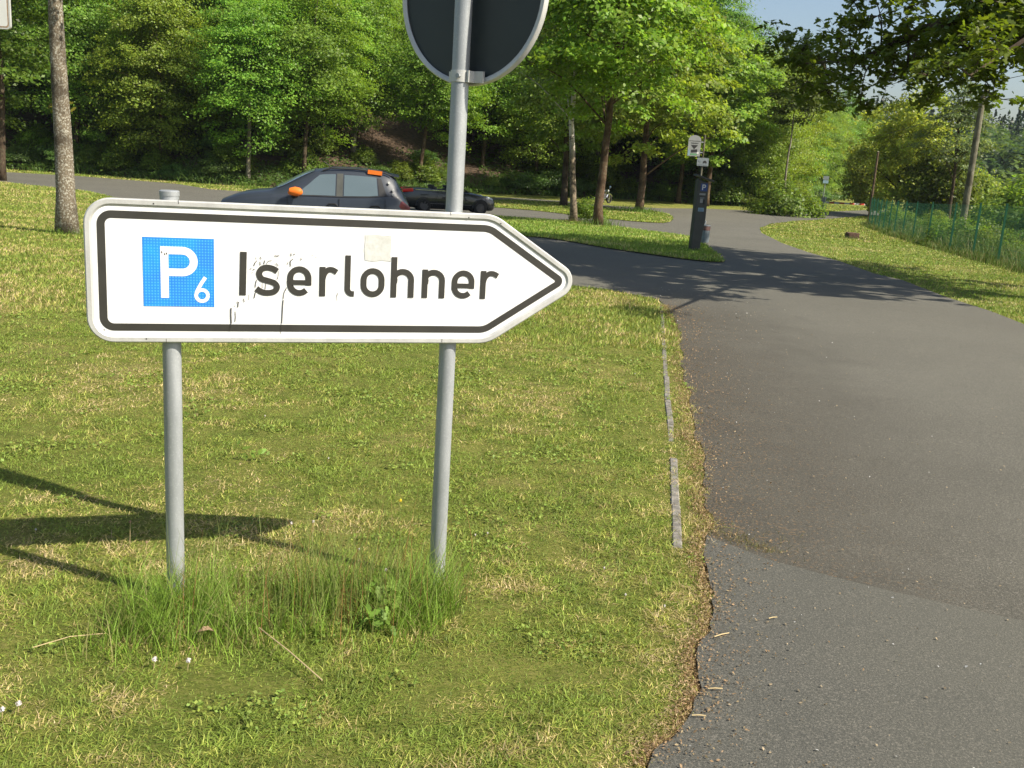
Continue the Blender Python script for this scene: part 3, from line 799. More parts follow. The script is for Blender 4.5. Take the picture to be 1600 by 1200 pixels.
# the big oak whose crown hangs into the top right corner
def oak():
    r = np.random.default_rng(600)
    base = np.array([12.2, 17.5, float(G(17.5))])
    t = empty('oak_tree', base, 0, 'large oak at right whose dark leafy branches hang over the road', 'tree')
    low = [(1242, 95, 19.5, .42), (1262, 128, 19.5, .42), (1285, 92, 19, .38), (1225, 62, 20.5, .35), (1290, 140, 18.5, .36), (1330, 45, 16.5, .38), (1340, 95, 16.5, .40), (1325, 130, 16.5, .36), (1345, 160, 16.5, .26), (1372, 25, 16, .34), (1385, 72, 16, .42), (1400, 112, 15.8, .42), (1418, 15, 15.6, .3),
           (1430, 62, 15.5, .42), (1442, 112, 15.4, .4), (1452, 150, 15.2, .3), (1470, 85, 15, .42), (1488, 45, 14.8, .38), (1492, 120, 14.8, .36), (1515, 78, 14.5, .42), (1530, 40, 14.3, .42), (1540, 125, 14.3, .32), (1548, 88, 14.2, .36), (1552, 150, 14.1, .24), (1570, 25, 14, .42), (1590, 5, 13.8, .45),
           (1602, 92, 13.8, .16), (1610, 30, 13.6, .45), (1500, 5, 14.8, .3), (1535, 0, 14.3, .4), (1330, -5, 16.8, .2), (1365, -10, 16.5, .3), (1585, 45, 13.9, .3)]
    low += [(1578, 12, 13.6, .45), (1600, 25, 13.4, .45), (1560, -5, 14, .45), (1595, 60, 13.4, .32), (1300, 112, 18, .34), (1310, 60, 17.5, .3), (1255, 75, 19.8, .4), (1500, 62, 11.6, .24), (1528, 88, 11.4, .26), (1545, 45, 11.2, .26), (1478, 98, 11.8, .22), (1448, 118, 12.2, .2), (1515, 118, 11.5, .2), (1560, 75, 11.0, .2)]
    C = [np.append(at(px, py, D), rr) for px, py, D, rr in low]
    k = 0
    while k < 380:
        v = r.normal(size=3); v /= np.linalg.norm(v); rad = r.random() ** (1 / 2.4)
        p = np.array([11.8 + v[0] * 6.4 * rad, 20.2 + v[1] * 7.4 * rad, 8.8 + v[2] * 4.2 * rad])
        if p[2] < 1.51 + .196 * p[1] + 1.05: 
            if p[0] / p[1] < .60: continue
        if p[2] < 3.6: continue
        C.append(np.append(p, .55 + .3 * r.random())); k += 1
    C = np.array(C)
    n_l = (np.where(C[:, 3] < .5, 230 * (C[:, 3] / .4) ** 2, 170)).astype(int)
    per = np.repeat(np.arange(len(C)), n_l)
    # leaves sit in rosettes at twig ends inside each cluster
    nt_ = np.maximum((n_l / 13).astype(int), 2)
    tw = [C[i, :3] + r.normal(size=(nt_[i], 3)) * [.62, .62, .42] * C[i, 3] for i in range(len(C))]
    P = []
    for i in range(len(C)):
        ii = r.integers(0, nt_[i], n_l[i])
        P.append(tw[i][ii] + r.normal(size=(n_l[i], 3)) * [.075, .075, .055])
    P = np.concatenate(P) - base
    N = np.c_[np.zeros(len(P)), np.zeros(len(P)), np.ones(len(P))] + r.normal(size=P.shape) * .55
    col = jitter_col((.11, .175, .02), len(P), r, .25, .12)
    big = (C[per, 3] < .5)
    V1, k1, c1 = leaves(P[big], N[big], np.where(np.linalg.norm(P[big] + base - CAM, axis=1) < 13.6, .045, .062), col[big], r, shape='oak')
    V2, k2, c2 = leaves(P[~big], N[~big], np.full((~big).sum(), .12), col[~big], r)
    me = npmesh('crown', V1, k1, c1); me.materials.append(M['oakleaf']); cr = link('crown', me, None, t)
    me = npmesh('upper_crown', V2, k2, c2); me.materials.append(M['oakleaf']); link('upper_crown', me, None, t)
    mb = MB()
    tp = [(0, 0, -.4), (0, 0, .3), (-.1, .05, 1.6), (-.25, .1, 3.2), (-.35, .3, 5), (-.5, .8, 7.5), (-.6, 1.4, 10.5)]
    mb.tube(tp, [.55, .42, .36, .32, .25, .16, .05], 14)
    h0 = np.array([-.4, .4, 5.4]); h1 = np.array(at(1535, 22, 14.4)) - base; h2 = np.array(at(1345, 90, 16.5)) - base; h3 = np.array(at(1245, 100, 19.4)) - base
    limb = np.array(catmull([h0, (h0 + h1) / 2 + [0, 0, .25], h1, (h1 + h2) / 2 + [0, 0, .08], h2, h3], 6))
    mb.tube(limb, list(np.linspace(.13, .012, len(limb))), 8, False)
    for i in range(0, len(C)):
        if i < 40 or i % 9 == 0:
            c = C[i, :3] - base
            hub = np.array([-.4, .5, 6.4 + .5 * r.random()]) if i >= 40 else np.array(at(1500, 30, 15.0)) - base
            if i >= 40:
                q = catmull([hub, (hub + c) / 2 + r.normal(size=3) * .3 + [0, 0, .4], c], 4)
                mb.tube(q, list(np.linspace(.10, .012, len(q))), 6, False)
            else:
                hub = limb[int(np.argmin(np.linalg.norm(limb - c, axis=1) + .5 * (limb[:, 0] < c[0])))]
                q = catmull([hub, (hub + c) / 2 + r.normal(size=3) * .10 - [0, 0, .05], c], 3)
                mb.tube(q, list(np.linspace(.018, .005, len(q))), 5, False)
    for i in range(len(C)):
        for j in range(min(nt_[i], 12)):
            a = C[i, :3] - base; b = tw[i][j] - base
            mb.tube([a, (a + b) / 2 + r.normal(size=3) * .03, b], [.008, .006, .003], 3, False)
    mb.build('trunk', M['bark'], t, True)
oak()

# ------------------------------------------------------------------ lawn grass (nobody could count it)
def blades(n_target, ymin, ymax, xfun, hgt, wid, seed, lean=.9, accept=None, dens_pow=0, segs=2, cols=None, dryb=0.0):
    r = np.random.default_rng(seed)
    X = []; Yy = []
    tot = 0
    while tot < n_target:
        m = n_target * 2
        u = r.random(m)
        y = ymin + (ymax - ymin) * u if dens_pow == 0 else (ymin ** (1 - dens_pow) + u * (ymax ** (1 - dens_pow) - ymin ** (1 - dens_pow))) ** (1 / (1 - dens_pow))
        lo, hi = xfun(y); x = lo + (hi - lo) * r.random(m)
        # equal density across width
        k = r.random(m) < (hi - lo) / np.max(hi - lo)
        x, y = x[k], y[k]
        if accept is not None:
            a = accept(x, y, r); x, y = x[a], y[a]
        X.append(x); Yy.append(y); tot += len(x)
    x = np.concatenate(X)[:n_target]; y = np.concatenate(Yy)[:n_target]
    return x, y

def grass_mesh(name, x, y, z, h, w_, r, lean, col, segs=2, curve=.6):
    n = len(x)
    az = r.random(n) * 2 * np.pi; fa_ = r.random(n) * 2 * np.pi
    dirv = np.c_[np.cos(az), np.sin(az)]; side = np.c_[-np.sin(az + fa_ * .3), np.cos(az + fa_ * .3)]
    ln = lean * (.3 + r.random(n))
    lv = []
    for k in range(segs + 1):
        t = k / segs
        a = ln * (t ** (1 + curve))
        cx = x + dirv[:, 0] * h * a; cy = y + dirv[:, 1] * h * a
        cz = z + h * t * np.sqrt(np.clip(1 - (ln * t * .6) ** 2, .1, 1)) - .006
        ww = w_ * (1 - t * .85) / 2 if k < segs else w_ * .06
        lv.append((np.c_[cx - side[:, 0] * ww, cy - side[:, 1] * ww, cz], np.c_[cx + side[:, 0] * ww, cy + side[:, 1] * ww, cz]))
    Q = []
    for k in range(segs):
        Q.append(np.stack([lv[k][0], lv[k][1], lv[k + 1][1], lv[k + 1][0]], 1))
    V = np.stack(Q, 1).reshape(-1, 3)
    me = npmesh(name, V, 4, np.repeat(col, segs, 0))
    me.materials.append(M['grass'])
    return me

def lawn_cols(x, y, r, dry=0.0):
    n1 = vnoise(x, y, 1.3, 3) * .34 + vnoise(x, y, .35, 4) * .26 + vnoise(x, y, .08, 6) * .40 + dry
    t = np.clip((n1 - .36) / .36, 0, 1.0) + (r.random(len(x)) - .5) * .95
    c = np.where((t < .45)[:, None], np.array(GREEN_A), np.array(GREEN_B)).astype(float)
    c = np.where((t > .78)[:, None], np.array(DRY), c)
    c = np.where((t > 1.12)[:, None], np.array(STRAW), c)
    return 1.38 * c * (.6 + .8 * r.random((len(x), 1))) * (.75 + .5 * vnoise(x, y, .06, 66))[:, None]

def not_road(x, y):
    return ~inpoly(x, y, ASPH)
def edge_x(y):
    """x of the lawn's right edge"""
    ne = np.array(NEAR_EDGE); o = np.argsort(ne[:, 1])
    return np.interp(y, ne[o, 1], ne[o, 0])
KERB = np.array([at(1033, 470)[:2], at(1037, 540)[:2], at(1043, 620)[:2], at(1050, 700)[:2], at(1056, 790)[:2], at(1058, 858)[:2]])[::-1]
def kerb_clear(x, y):
    kx = np.interp(y, KERB[:, 1], KERB[:, 0])
    m = (y > KERB[0, 1]) & (y < KERB[-1, 1]) & (np.abs(x - kx) < .026)
    return ~m
lx = lambda y: (-.62 * y - .5, np.minimum(.145 * y + 1.2, 3.2))
r = np.random.default_rng(31)
def acc(x, y, r_):
    return (not_road(x, y) | ((y > 2) & (y < 14) & (x - edge_x(y) < .016 + .10 * (vnoise(x, y, .09, 73) - .45)))) & (kerb_clear(x, y) | (r_.random(len(x)) < np.interp(y, [4, 4.9, 5.2, 6.5, 8.5, 12], [.3, .7, 1.0, .95, .8, .4])))
x, y = blades(270000, 1.9, 9.5, lx, 0, 0, 32, accept=acc, dens_pow=1.6)
edry = np.clip(1 - (edge_x(y) - x) / .34, 0, 1) * .22
h = (.010 + .015 * r.random(len(x))) * (.5 + 1.0 * vnoise(x, y, .22, 8)) * (1 + .06 * y)
me = grass_mesh('lawn_grass', x, y, G(y), h, .0030 + .0007 * y, r, 1.7, lawn_cols(x, y, r, edry))
tag(link('lawn_grass', me), 'short mown lawn grass with dry patches around the sign', 'grass', kind='stuff')
x, y = blades(110000, 9.5, 36, lambda y: (-.58 * y - 1, np.minimum(.06 * y + 2.6, 4)), 0, 0, 33, accept=lambda a, b, c: not_road(a, b), dens_pow=1.9)
h = (.028 + .03 * r.random(len(x)))
me = grass_mesh('far_lawn_grass', x, y, G(y), h, .0012 * y, r, 1.0, lawn_cols(x, y, r), segs=1)
tag(link('far_lawn_grass', me), 'mown grass of the back of the lawn behind the sign', 'grass', kind='stuff')
# right-hand lawn strip
x, y = blades(60000, 12, 45, lambda y: (.08 * y + 1, .66 * y + 3), 0, 0, 34, accept=lambda a, b, c: not_road(a, b), dens_pow=1.9)
h = (.03 + .03 * r.random(len(x)))
me = grass_mesh('verge_grass', x, y, G(y), h, .0012 * y, r, 1.0, lawn_cols(x, y, r, -.03) * [.95, 1.05, 1], segs=1)
tag(link('verge_grass', me), 'mown grass strip between the road and the green fence', 'grass', kind='stuff')
# grass of the far verges and the back of the lawn
x, y = blades(30000, 36, 75, lambda y: (-.62 * y - 1, -.05 * y), 0, 0, 36, accept=lambda a, b, c: not_road(a, b) & (edist(a, b) < -.3), dens_pow=1.5)
me = grass_mesh('lawn_grass_far_end', x, y, G(y), .05 + .05 * r.random(len(x)), .0012 * y, r, 1.0, lawn_cols(x, y, r), segs=1)
tag(link('far_edge_grass', me), 'grass of the far end of the left lawn by the road', 'grass', kind='stuff')
x, y = blades(26000, 42, 105, lambda y: (.22 * y, .40 * y + 2), 0, 0, 37, accept=lambda a, b, c: not_road(a, b) & (edist(a, b) < -.2), dens_pow=1.5)
me = grass_mesh('verge_grass_far_end', x, y, G(y), .05 + .05 * r.random(len(x)), .0012 * y, r, 1.0, lawn_cols(x, y, r, -.04), segs=1)
tag(link('far_verge_grass', me), 'grass of the far tip of the right lawn towards the barrier', 'grass', kind='stuff')
x, y = blades(15000, 48, 88, lambda y: (-.1 * y, .2 * y), 0, 0, 38, accept=lambda a, b, c: inpoly(a, b, ISL2), dens_pow=1.5)
me = grass_mesh('far_island_grass', x, y, G(y) + .03, .05 + .06 * r.random(len(x)), .0012 * y, r, 1.0, lawn_cols(x, y, r, -.06), segs=1)
tag(link('far_island_grass', me), 'grass of the second island behind the birch', 'grass', kind='stuff')
# island grass
x, y = blades(26000, 22, 50, lambda y: (-.3 * y + 4, .3 * y), 0, 0, 35, accept=lambda a, b, c: inpoly(a, b, ISL1), dens_pow=1.5)
h = (.05 + .05 * r.random(len(x)))
me = grass_mesh('island_grass', x, y, G(y) + .03, h, .0011 * y, r, .8, lawn_cols(x, y, r, -.06) * [.95, 1.1, 1], segs=1)
tag(link('island_grass', me), 'grass of the traffic island under the birch', 'grass', kind='stuff')

# uncut grass around the sign posts
def tall_grass():
    r = np.random.default_rng(41)
    a = at(262, 968); b = at(690, 948)
    n = 8200
    t = r.random(n) * 1.22 - .14
    w2 = .20 + .05 * np.sin(t * 7)
    off = r.normal(size=n) * w2 * .75
    x = a[0] + (b[0] - a[0]) * t + off * .25; y = a[1] + (b[1] - a[1]) * t + off
    keep = (vnoise(x, y, .13, 12) + .2 * r.random(n)) > .38
    x, y = x[keep], y[keep]; n = len(x)
    h = .05 + .19 * r.random(n) ** 1.9
    h *= np.clip(1.15 - np.abs(off[keep]) * 1.5, .4, 1.1)
    m2 = 150
    col = np.array([.18, .29, .036]) * (.6 + .8 * r.random((n, 1)))
    yb = r.random(n) < .2; col[yb] = [.26, .25, .09]
    me = grass_mesh('uncut_grass', x, y, G(y), h, (.0024 + .0030 * r.random(n) ** 2), r, .8, col, segs=4, curve=.9)
    tag(link('uncut_grass', me), 'long uncut green grass around the feet of both sign posts', 'grass', kind='stuff')
    # thin flowering stalks
    n = 420
    t = np.concatenate([r.normal(.62, .13, n // 2), r.random(n - n // 2) * 1.15 - .05]); off = r.normal(size=n) * .12
    x = a[0] + (b[0] - a[0]) * t; y = a[1] + (b[1] - a[1]) * t + off
    h = .18 + .20 * r.random(n) + .19 * (r.random(n) < .28) * (np.abs(t - .62) < .25)
    col = np.tile([.21, .25, .07], (n, 1)); rd = r.random(n) < .18; col[rd] = [.30, .15, .06]
    me = grass_mesh('grass_stalks', x, y, G(y), h, np.full(n, .0027), r, .30, col, segs=5, curve=.6)
    tag(link('grass_stalks', me), 'thin green and reddish seed stalks standing above the uncut grass', 'grass stalks', kind='stuff')
    # seed panicles
    P = []
    rr = np.random.default_rng(41)
    V = []
    for i in range(n):
        if h[i] < .3: continue
        for k in range(16):
            zt = 1 - .28 * rr.random()
            V.append([x[i] + rr.normal() * .008 + .0, y[i] + rr.normal() * .008, float(G(y[i])) + h[i] * zt])
    return a, b
SGA, SGB = tall_grass()

def tuft_mesh(seed, n, R, h0, h1, wid, col, segs=3):
    r = np.random.default_rng(seed)
    x = r.normal(size=n) * R; y = r.normal(size=n) * R
    h = h0 + (h1 - h0) * r.random(n)
    c = np.array(col) * (.7 + .6 * r.random((n, 1)))
    return grass_mesh('grass_tuft', x, y, np.zeros(n), h, np.full(n, wid), r, .6, c, segs=segs, curve=.9)
tufts = [((103, 366), 260, .22, .06, .18, .010, (.11, .19, .02), 'tuft of longer grass at the foot of the lichen trunk'),
         ((936, 354), 420, .42, .15, .45, .02, (.11, .19, .022), 'tall green tuft around the dark brown trunk on the island'),
         ((897, 349), 200, .30, .08, .22, .02, (.19, .17, .05), 'dry grass tuft at the foot of the birch'),
         ((993, 332), 420, .70, .15, .5, .035, (.10, .19, .022), 'round grass tuft under the bright green tree'),
         ((392, 296), 260, .45, .15, .5, .03, (.12, .20, .022), 'grass tuft at the foot of the slim pale trunk'),
         ((1085, 394), 160, .22, .04, .12, .012, (.11, .19, .022), 'small grass tuft at the foot of the ticket machine'),
         ((1487, 384), 240, .30, .2, .7, .03, (.05, .08, .02), 'dark weed clump at the foot of the utility pole'),
         ((1335, 374), 160, .40, .05, .2, .022, (.10, .15, .03), 'grass growing round the rusty brown block'),
         ((1185, 852), 150, .085, .01, .05, .003, (.15, .15, .035), 'small grass clump growing out of the asphalt joint')]
for (px, py), n, R, h0, h1, wd, c, lab in tufts:
    p = at(px, py); me = tuft_mesh(int(px), n, R, h0, h1, wd, c)
    tag(link('grass_tuft', me, None, None, p), lab, 'grass tuft', 'grass tufts left by the mower', 'stuff' if px == 1185 else None)

# long grass along the fence line
r = np.random.default_rng(43)
n = 30000
t = r.random(n) ** .8 * 1.9 - .05; d = r.random(n) ** 1.2 * 4.0 - .35 - .15 * r.random(n)
x = fa[0] + (fb - fa)[0] * t + fn[0] * d; y = fa[1] + (fb - fa)[1] * t + fn[1] * d
h = (.25 + .35 * r.random(n)) * np.clip((d + .7) / 1.0, .45, 1.15) * (.6 + .8 * vnoise(x, y, 1.2, 21))
col = np.array([.10, .155, .030]) * (.65 + .7 * r.random((n, 1))); k = r.random(n) < .15; col[k] = [.24, .21, .09]
me = grass_mesh('tall_verge_grass', x, y, G(y), h, .0008 * y, r, .5, col, segs=2, curve=.9)
tag(link('tall_verge_grass', me), 'tall unmown grass along the foot of the green fence', 'grass', kind='stuff')
# weeds along the foot of the wood
n = 26000
s_ = s0 + (seg[-1] - 30 - s0) * r.random(n)
xs = np.interp(s_, seg, E_[:, 0]); ys = np.interp(s_, seg, E_[:, 1])
d = r.random(n) * 3.2 - .3
x = xs; y = ys + d * 1.1
z = G(y) + np.maximum(hill(x, y), 0)
h = (.18 + .45 * r.random(n)) * (.4 + 1.1 * vnoise(x, y, 2.5, 22))
col = np.array([.09, .16, .028]) * (.6 + .8 * r.random((n, 1)))
me = grass_mesh('undergrowth', x, y, z, h, .0011 * y, r, .8, col, segs=2, curve=.6)
tag(link('undergrowth', me), 'weeds and long grass along the foot of the wooded bank', 'undergrowth', kind='stuff')
# low leafy ground cover on the bank
n = 75000
s_ = s0 + (seg[-1] - 30 - s0) * r.random(n)
xs = np.interp(s_, seg, E_[:, 0]); ys = np.interp(s_, seg, E_[:, 1]); d = r.random(n) ** 1.5 * 9
x = xs + r.normal(size=n); y = ys + d
k = vnoise(x, y, 2.2, 23) > .27; x, y = x[k], y[k]; n = len(x)
z = G(y) + np.maximum(hill(x, y), 0) + .05 + .35 * r.random(n)
N = np.c_[np.zeros(n), -np.ones(n) * .4, np.ones(n)] + r.normal(size=(n, 3)) * .4
V, k_, cc = leaves(np.c_[x, y, z], N, np.full(n, .12), jitter_col((.085, .155, .03), n, r, .3, .15), r)
me = npmesh('ground_cover', V, k_, cc); me.materials.append(M['leaf'])
tag(link('ground_cover', me), 'low leafy ground cover on the brown wooded bank', 'ground cover', kind='stuff')

# crumbs of dry leaves along the lawn edge
n = 5500
ne = np.array(catmull(NEAR_EDGE, 3)); ii = r.integers(0, len(ne) - 1, n); tt = r.random((n, 1))
P = ne[ii] * (1 - tt) + ne[ii + 1] * tt
dx = np.abs(r.normal(size=n)) ** 1.5 * .10 * (.6 + P[:, 1] * .10)
x = P[:, 0] + dx - .035 - .05 * r.random(n); y = P[:, 1] + r.normal(size=n) * .03
N = np.c_[np.zeros(n), np.zeros(n), np.ones(n)] + r.normal(size=(n, 3)) * .5
cb = np.array([.28, .185, .10]) * (.5 + 1.0 * r.random((n, 1))); k = r.random(n) < .3; cb[k] = np.array([.34, .26, .14])
V, k_, cc = leaves(np.c_[x, y, G(y) + .016 + .004 * r.random(n)], N, (.0018 + .0026 * r.random(n)) * (1 + .14 * y), cb, r, aspect=.5)
me = npmesh('leaf_crumbs', V, k_, cc); me.materials.append(M['grass'])
tag(link('leaf_crumbs', me), 'brown crumbs of dry leaves strewn along the lawn edge on the asphalt', 'leaf litter', kind='stuff')
n = 5200
ct = at(1108, 838); ce = at(1215, 868)
t = r.random(n) ** 1.5; w_ = .20 * (1 - t) + .015
x = ct[0] + (ce[0] - ct[0]) * t + r.normal(size=n) * .03; y = ct[1] + (ce[1] - ct[1]) * t + np.abs(r.normal(size=n)) * w_
cb = np.array([.22, .165, .075]) * (.5 + 1.0 * r.random((n, 1))); k = r.random(n) < .25; cb[k] = np.array([.17, .19, .05])
me = grass_mesh('dry_edge_growth', x, y, G(y) + .005, .006 + .014 * r.random(n), np.full(n, .004), r, 1.8, cb, segs=1)
tag(link('dry_edge_growth', me), 'dry moss and dead grass creeping over the asphalt joint by the kerb end', 'moss', kind='stuff')
n = 9000
ii = r.integers(0, len(ne) - 1, n); tt = r.random((n, 1)); P = ne[ii] * (1 - tt) + ne[ii + 1] * tt
y = P[:, 1]; x = P[:, 0] + r.normal(size=n) * (.018 + .012 * np.clip(y - 3.5, 0, 3)) - .008 - .012 * np.clip(y - 3.5, 0, 3)
cb = np.array([.33, .235, .11]) * (.5 + 1.0 * r.random((n, 1))); k = r.random(n) < .3; cb[k] = np.array([.20, .12, .06])
me = grass_mesh('edge_thatch', x, y, G(y) + .008, .006 + .012 * r.random(n), .003 + .0006 * y, r, 1.9, cb, segs=1)
tag(link('edge_thatch', me), 'matted dead grass along the ragged lawn edge', 'thatch', kind='stuff')
# loose chips farther out on the road
n = 1500
y = 2.2 + 14 * r.random(n) ** 1.3; x = edge_x(y) + np.abs(r.normal(size=n)) * 1.0
N = np.c_[np.zeros(n), np.zeros(n), np.ones(n)] + r.normal(size=(n, 3)) * .3
cb = np.array([.28, .22, .14]) * (.4 + 1.1 * r.random((n, 1))); k = r.random(n) < .12; cb[k] = .6
V, k_, cc = leaves(np.c_[x, y, G(y) + .017], N, (.0018 + .003 * r.random(n)) * (1 + .06 * y), cb, r, aspect=.7)
me = npmesh('road_grit', V, k_, cc); me.materials.append(M['grass'])
tag(link('road_grit', me), 'small pale chips and grit scattered on the asphalt', 'grit', kind='stuff')
for (a, b) in (((1115, 1003), (1138, 997)), ((1105, 1085), (1128, 1085)), ((1080, 1127), (1102, 1128)), ((1200, 974), (1213, 972))):
    p = at(*a); q = at(*b); mb = MB(); mb.tube([p + [0, 0, .02], (p + q) / 2 + [0, 0, .022], q + [0, 0, .02]], .0022, 5)
    lab = {1115: 'straw piece on the asphalt highest of the three near the lawn edge', 1105: 'straw piece on the asphalt, middle one by the lawn edge', 1080: 'straw piece on the asphalt, lowest one by the lawn edge', 1200: 'short straw piece lying farthest out on the asphalt patch'}[a[0]]
    tag(mb.build('straw_piece', M['straw']), lab, 'straw', 'straw pieces on the asphalt')

# kerb stones flush in the grass
kb = empty('lawn_kerb', (float(KERB[0][0]), float(KERB[0][1]), float(G(KERB[0][1]))), 0, 'line of narrow weathered kerb stones along the edge of the lawn', 'kerb')
kl = np.concatenate([[0], np.cumsum(np.hypot(*(np.diff(KERB, axis=0).T)))])
s_ = 0.0; first = None
while s_ < kl[-1] - .3:
    L = .88 if s_ > .1 else .62
    p = np.array([np.interp(s_, kl, KERB[:, 0]), np.interp(s_, kl, KERB[:, 1])]); q = np.array([np.interp(s_ + L, kl, KERB[:, 0]), np.interp(s_ + L, kl, KERB[:, 1])])
    an = math.atan2(q[1] - p[1], q[0] - p[0]); c = (p + q) / 2
    mb = MB(); mb.box((0, 0, 0), (L - .012, .045, .12))
    bm = bmesh.new(); me = fmesh('kerb_stone', mb.V, mb.F); bm.from_mesh(me); bmesh.ops.bevel(bm, geom=bm.edges[:], offset=.006, segments=1, affect='EDGES'); bm.to_mesh(me); bm.free()
    o = link('kerb_stone', me, M['kerb'], kb)
    o.location = (c[0] - KERB[0][0], c[1] - KERB[0][1], float(G(c[1])) - float(G(KERB[0][1])) - .060 + .007 + (.008 if s_ < .1 else 0) + random.uniform(-.007, .003))
    o.rotation_euler = (0, random.uniform(-.01, .01) + math.atan(.03), an + random.uniform(-.01, .01))
    s_ += L

# ------------------------------------------------------------------ direction sign on its two posts
ANG = math.radians(17.7)
PB = at(682, 910)
sign = empty('direction_sign', PB, ANG, 'white arrow shaped parking direction sign with blue P panel on two grey posts', 'sign')
Z0 = PB[2]
def arc(cx, cz, rad, a0, a1, n=8):
    return [(cx + rad * math.cos(math.radians(a0 + (a1 - a0) * i / n)), cz + rad * math.sin(math.radians(a0 + (a1 - a0) * i / n))) for i in range(n + 1)]
def fillet(pts, rads, n=10):
    out = []
    N = len(pts)
    for i in range(N):
        p = np.array(pts[i]); a = np.array(pts[i - 1]); b = np.array(pts[(i + 1) % N]); rd = rads[i]
        u = (a - p) / np.linalg.norm(a - p); v = (b - p) / np.linalg.norm(b - p)
        an = math.acos(np.clip(u @ v, -1, 1)); t = rd / math.tan(an / 2)
        c = p + (u + v) / np.linalg.norm(u + v) * rd / math.sin(an / 2)
        s = p + u * t; e = p + v * t
        a0 = math.atan2(*(s - c)[::-1]); a1 = math.atan2(*(e - c)[::-1])
        d = (a1 - a0 + math.pi) % (2 * math.pi) - math.pi
        out += [(c[0] + rd * math.cos(a0 + d * k / n), c[1] + rd * math.sin(a0 + d * k / n)) for k in range(n + 1)]
    return out
ZT, ZB_, XL, XS, XT = 1.294, .833, -1.197, .137, .497
ZM = (ZT + ZB_) / 2
def outline(o):
    """arrow outline inset by o"""
    sl = math.atan2((ZT - ZB_) / 2, XT - XS)
    xs = XS - o * math.tan(sl / 2) ; xt = XT - o / math.sin(sl)
    R_ = lambda q: max(q - o, .004)
    P = [(XL + o, ZB_ + o - Z0), (xs, ZB_ + o - Z0), (xt, ZM - Z0), (xs, ZT - o - Z0), (XL + o, ZT - o - Z0)]
    return fillet(P, [R_(.082), R_(.13), R_(.062), R_(.13), R_(.082)], 10)
o0, o1, o2, o3 = outline(0), outline(.017), outline(.019), outline(.024)
mb = MB()
n = len(o0)
yF = -.048
mb.V += [(x, -.030, z) for x, z in o0] + [(x, yF + .004, z) for x, z in outline(.000)] + [(x, yF, z) for x, z in outline(.004)] + [(x, yF, z) for x, z in o1] + [(x, yF + .006, z) for x, z in o3] + [(x, -.030, z) for x, z in o3]
for k in range(5):
    mb.F += [(k * n + i, k * n + (i + 1) % n, (k + 1) * n + (i + 1) % n, (k + 1) * n + i) for i in range(n)]
mb.F += [(5 * n + i, 5 * n + (i + 1) % n, (i + 1) % n, i) for i in range(n)]
mb.M = [0] * len(mb.F)
mb.build('edge_profile', M['alu'], sign, True, sharp=25)
fc = MB(); fo = outline(.0235); fc.prism(fo, yF + .006, yF + .010); fc.build('sign_face', M['film'], sign)
bk = MB(); bk.prism(outline(.0237), yF + .0101, yF + .013); bk.build('back_plate', M['alu'], sign)
YB = yF + .0052
bd = MB(); bd.ring(outline(.0385), outline(.0625), YB); bd.build('black_border', M['ink'], sign)

def ribbon(mb, path, wd, y, tw=None):
    path = [np.array(p, float) for p in path]; hw = wd / 2
    L = []; R_ = []
    for i, p in enumerate(path):
        if i == 0: t = path[1] - p; t /= np.linalg.norm(t); nn = np.array([-t[1], t[0]]); k = 1
        elif i == len(path) - 1: t = p - path[-2]; t /= np.linalg.norm(t); nn = np.array([-t[1], t[0]]); k = 1
        else:
            a = p - path[i - 1]; a /= np.linalg.norm(a); b = path[i + 1] - p; b /= np.linalg.norm(b)
            t = a + b; t /= np.linalg.norm(t); nn = np.array([-t[1], t[0]]); k = 1 / max(.5, (a @ t))
        L.append(p + nn * hw * k); R_.append(p - nn * hw * k)
    V = [(p[0], y, p[1] - Z0) for p in L] + [(p[0], y, p[1] - Z0) for p in R_]
    m = len(path)
    mb.add(V, [(i, m + i, m + i + 1, i + 1) for i in range(m - 1)])
# parking panel
pp = MB(); pp.prism([(-1.025, .953 - Z0), (-.806, .953 - Z0), (-.806, 1.176 - Z0), (-1.025, 1.176 - Z0)], YB - .0004, YB + .0004)
pp.build('parking_panel', M['blue'], sign)
YL = YB - .0010
m_ = MB(); sw = .0245
top, bot, mid_ = 1.1475 - sw / 2, .981, 1.0525 + sw / 2
rad = (top - mid_) / 2; bx = -.857 - sw / 2 - rad
ribbon(m_, [(-.9715 + sw / 2, bot), (-.9715 + sw / 2, top + sw / 2)], sw, YL)
ribbon(m_, [(-.9715 + sw, top), (bx, top)] + arc(bx, (top + mid_) / 2, rad, 90, -90, 14)[1:-1] + [(bx, mid_), (-.9715 + sw, mid_)], sw, YL)
m_.build('letter', M['film'], sign)['label'] = 'large white letter P'
m_ = MB(); cx, cz, ro = -.8445, .9905, .0185
ribbon(m_, arc(cx, cz, ro, 0, 360, 22), .0115, YL)
ribbon(m_, [(-.8335, 1.0505), (-.8475, 1.0285), (-.8590, 1.0065), (-.8628, .9945)], .0115, YL - .0003)
m_.build('digit', M['film'], sign)['label'] = 'small white digit 6'
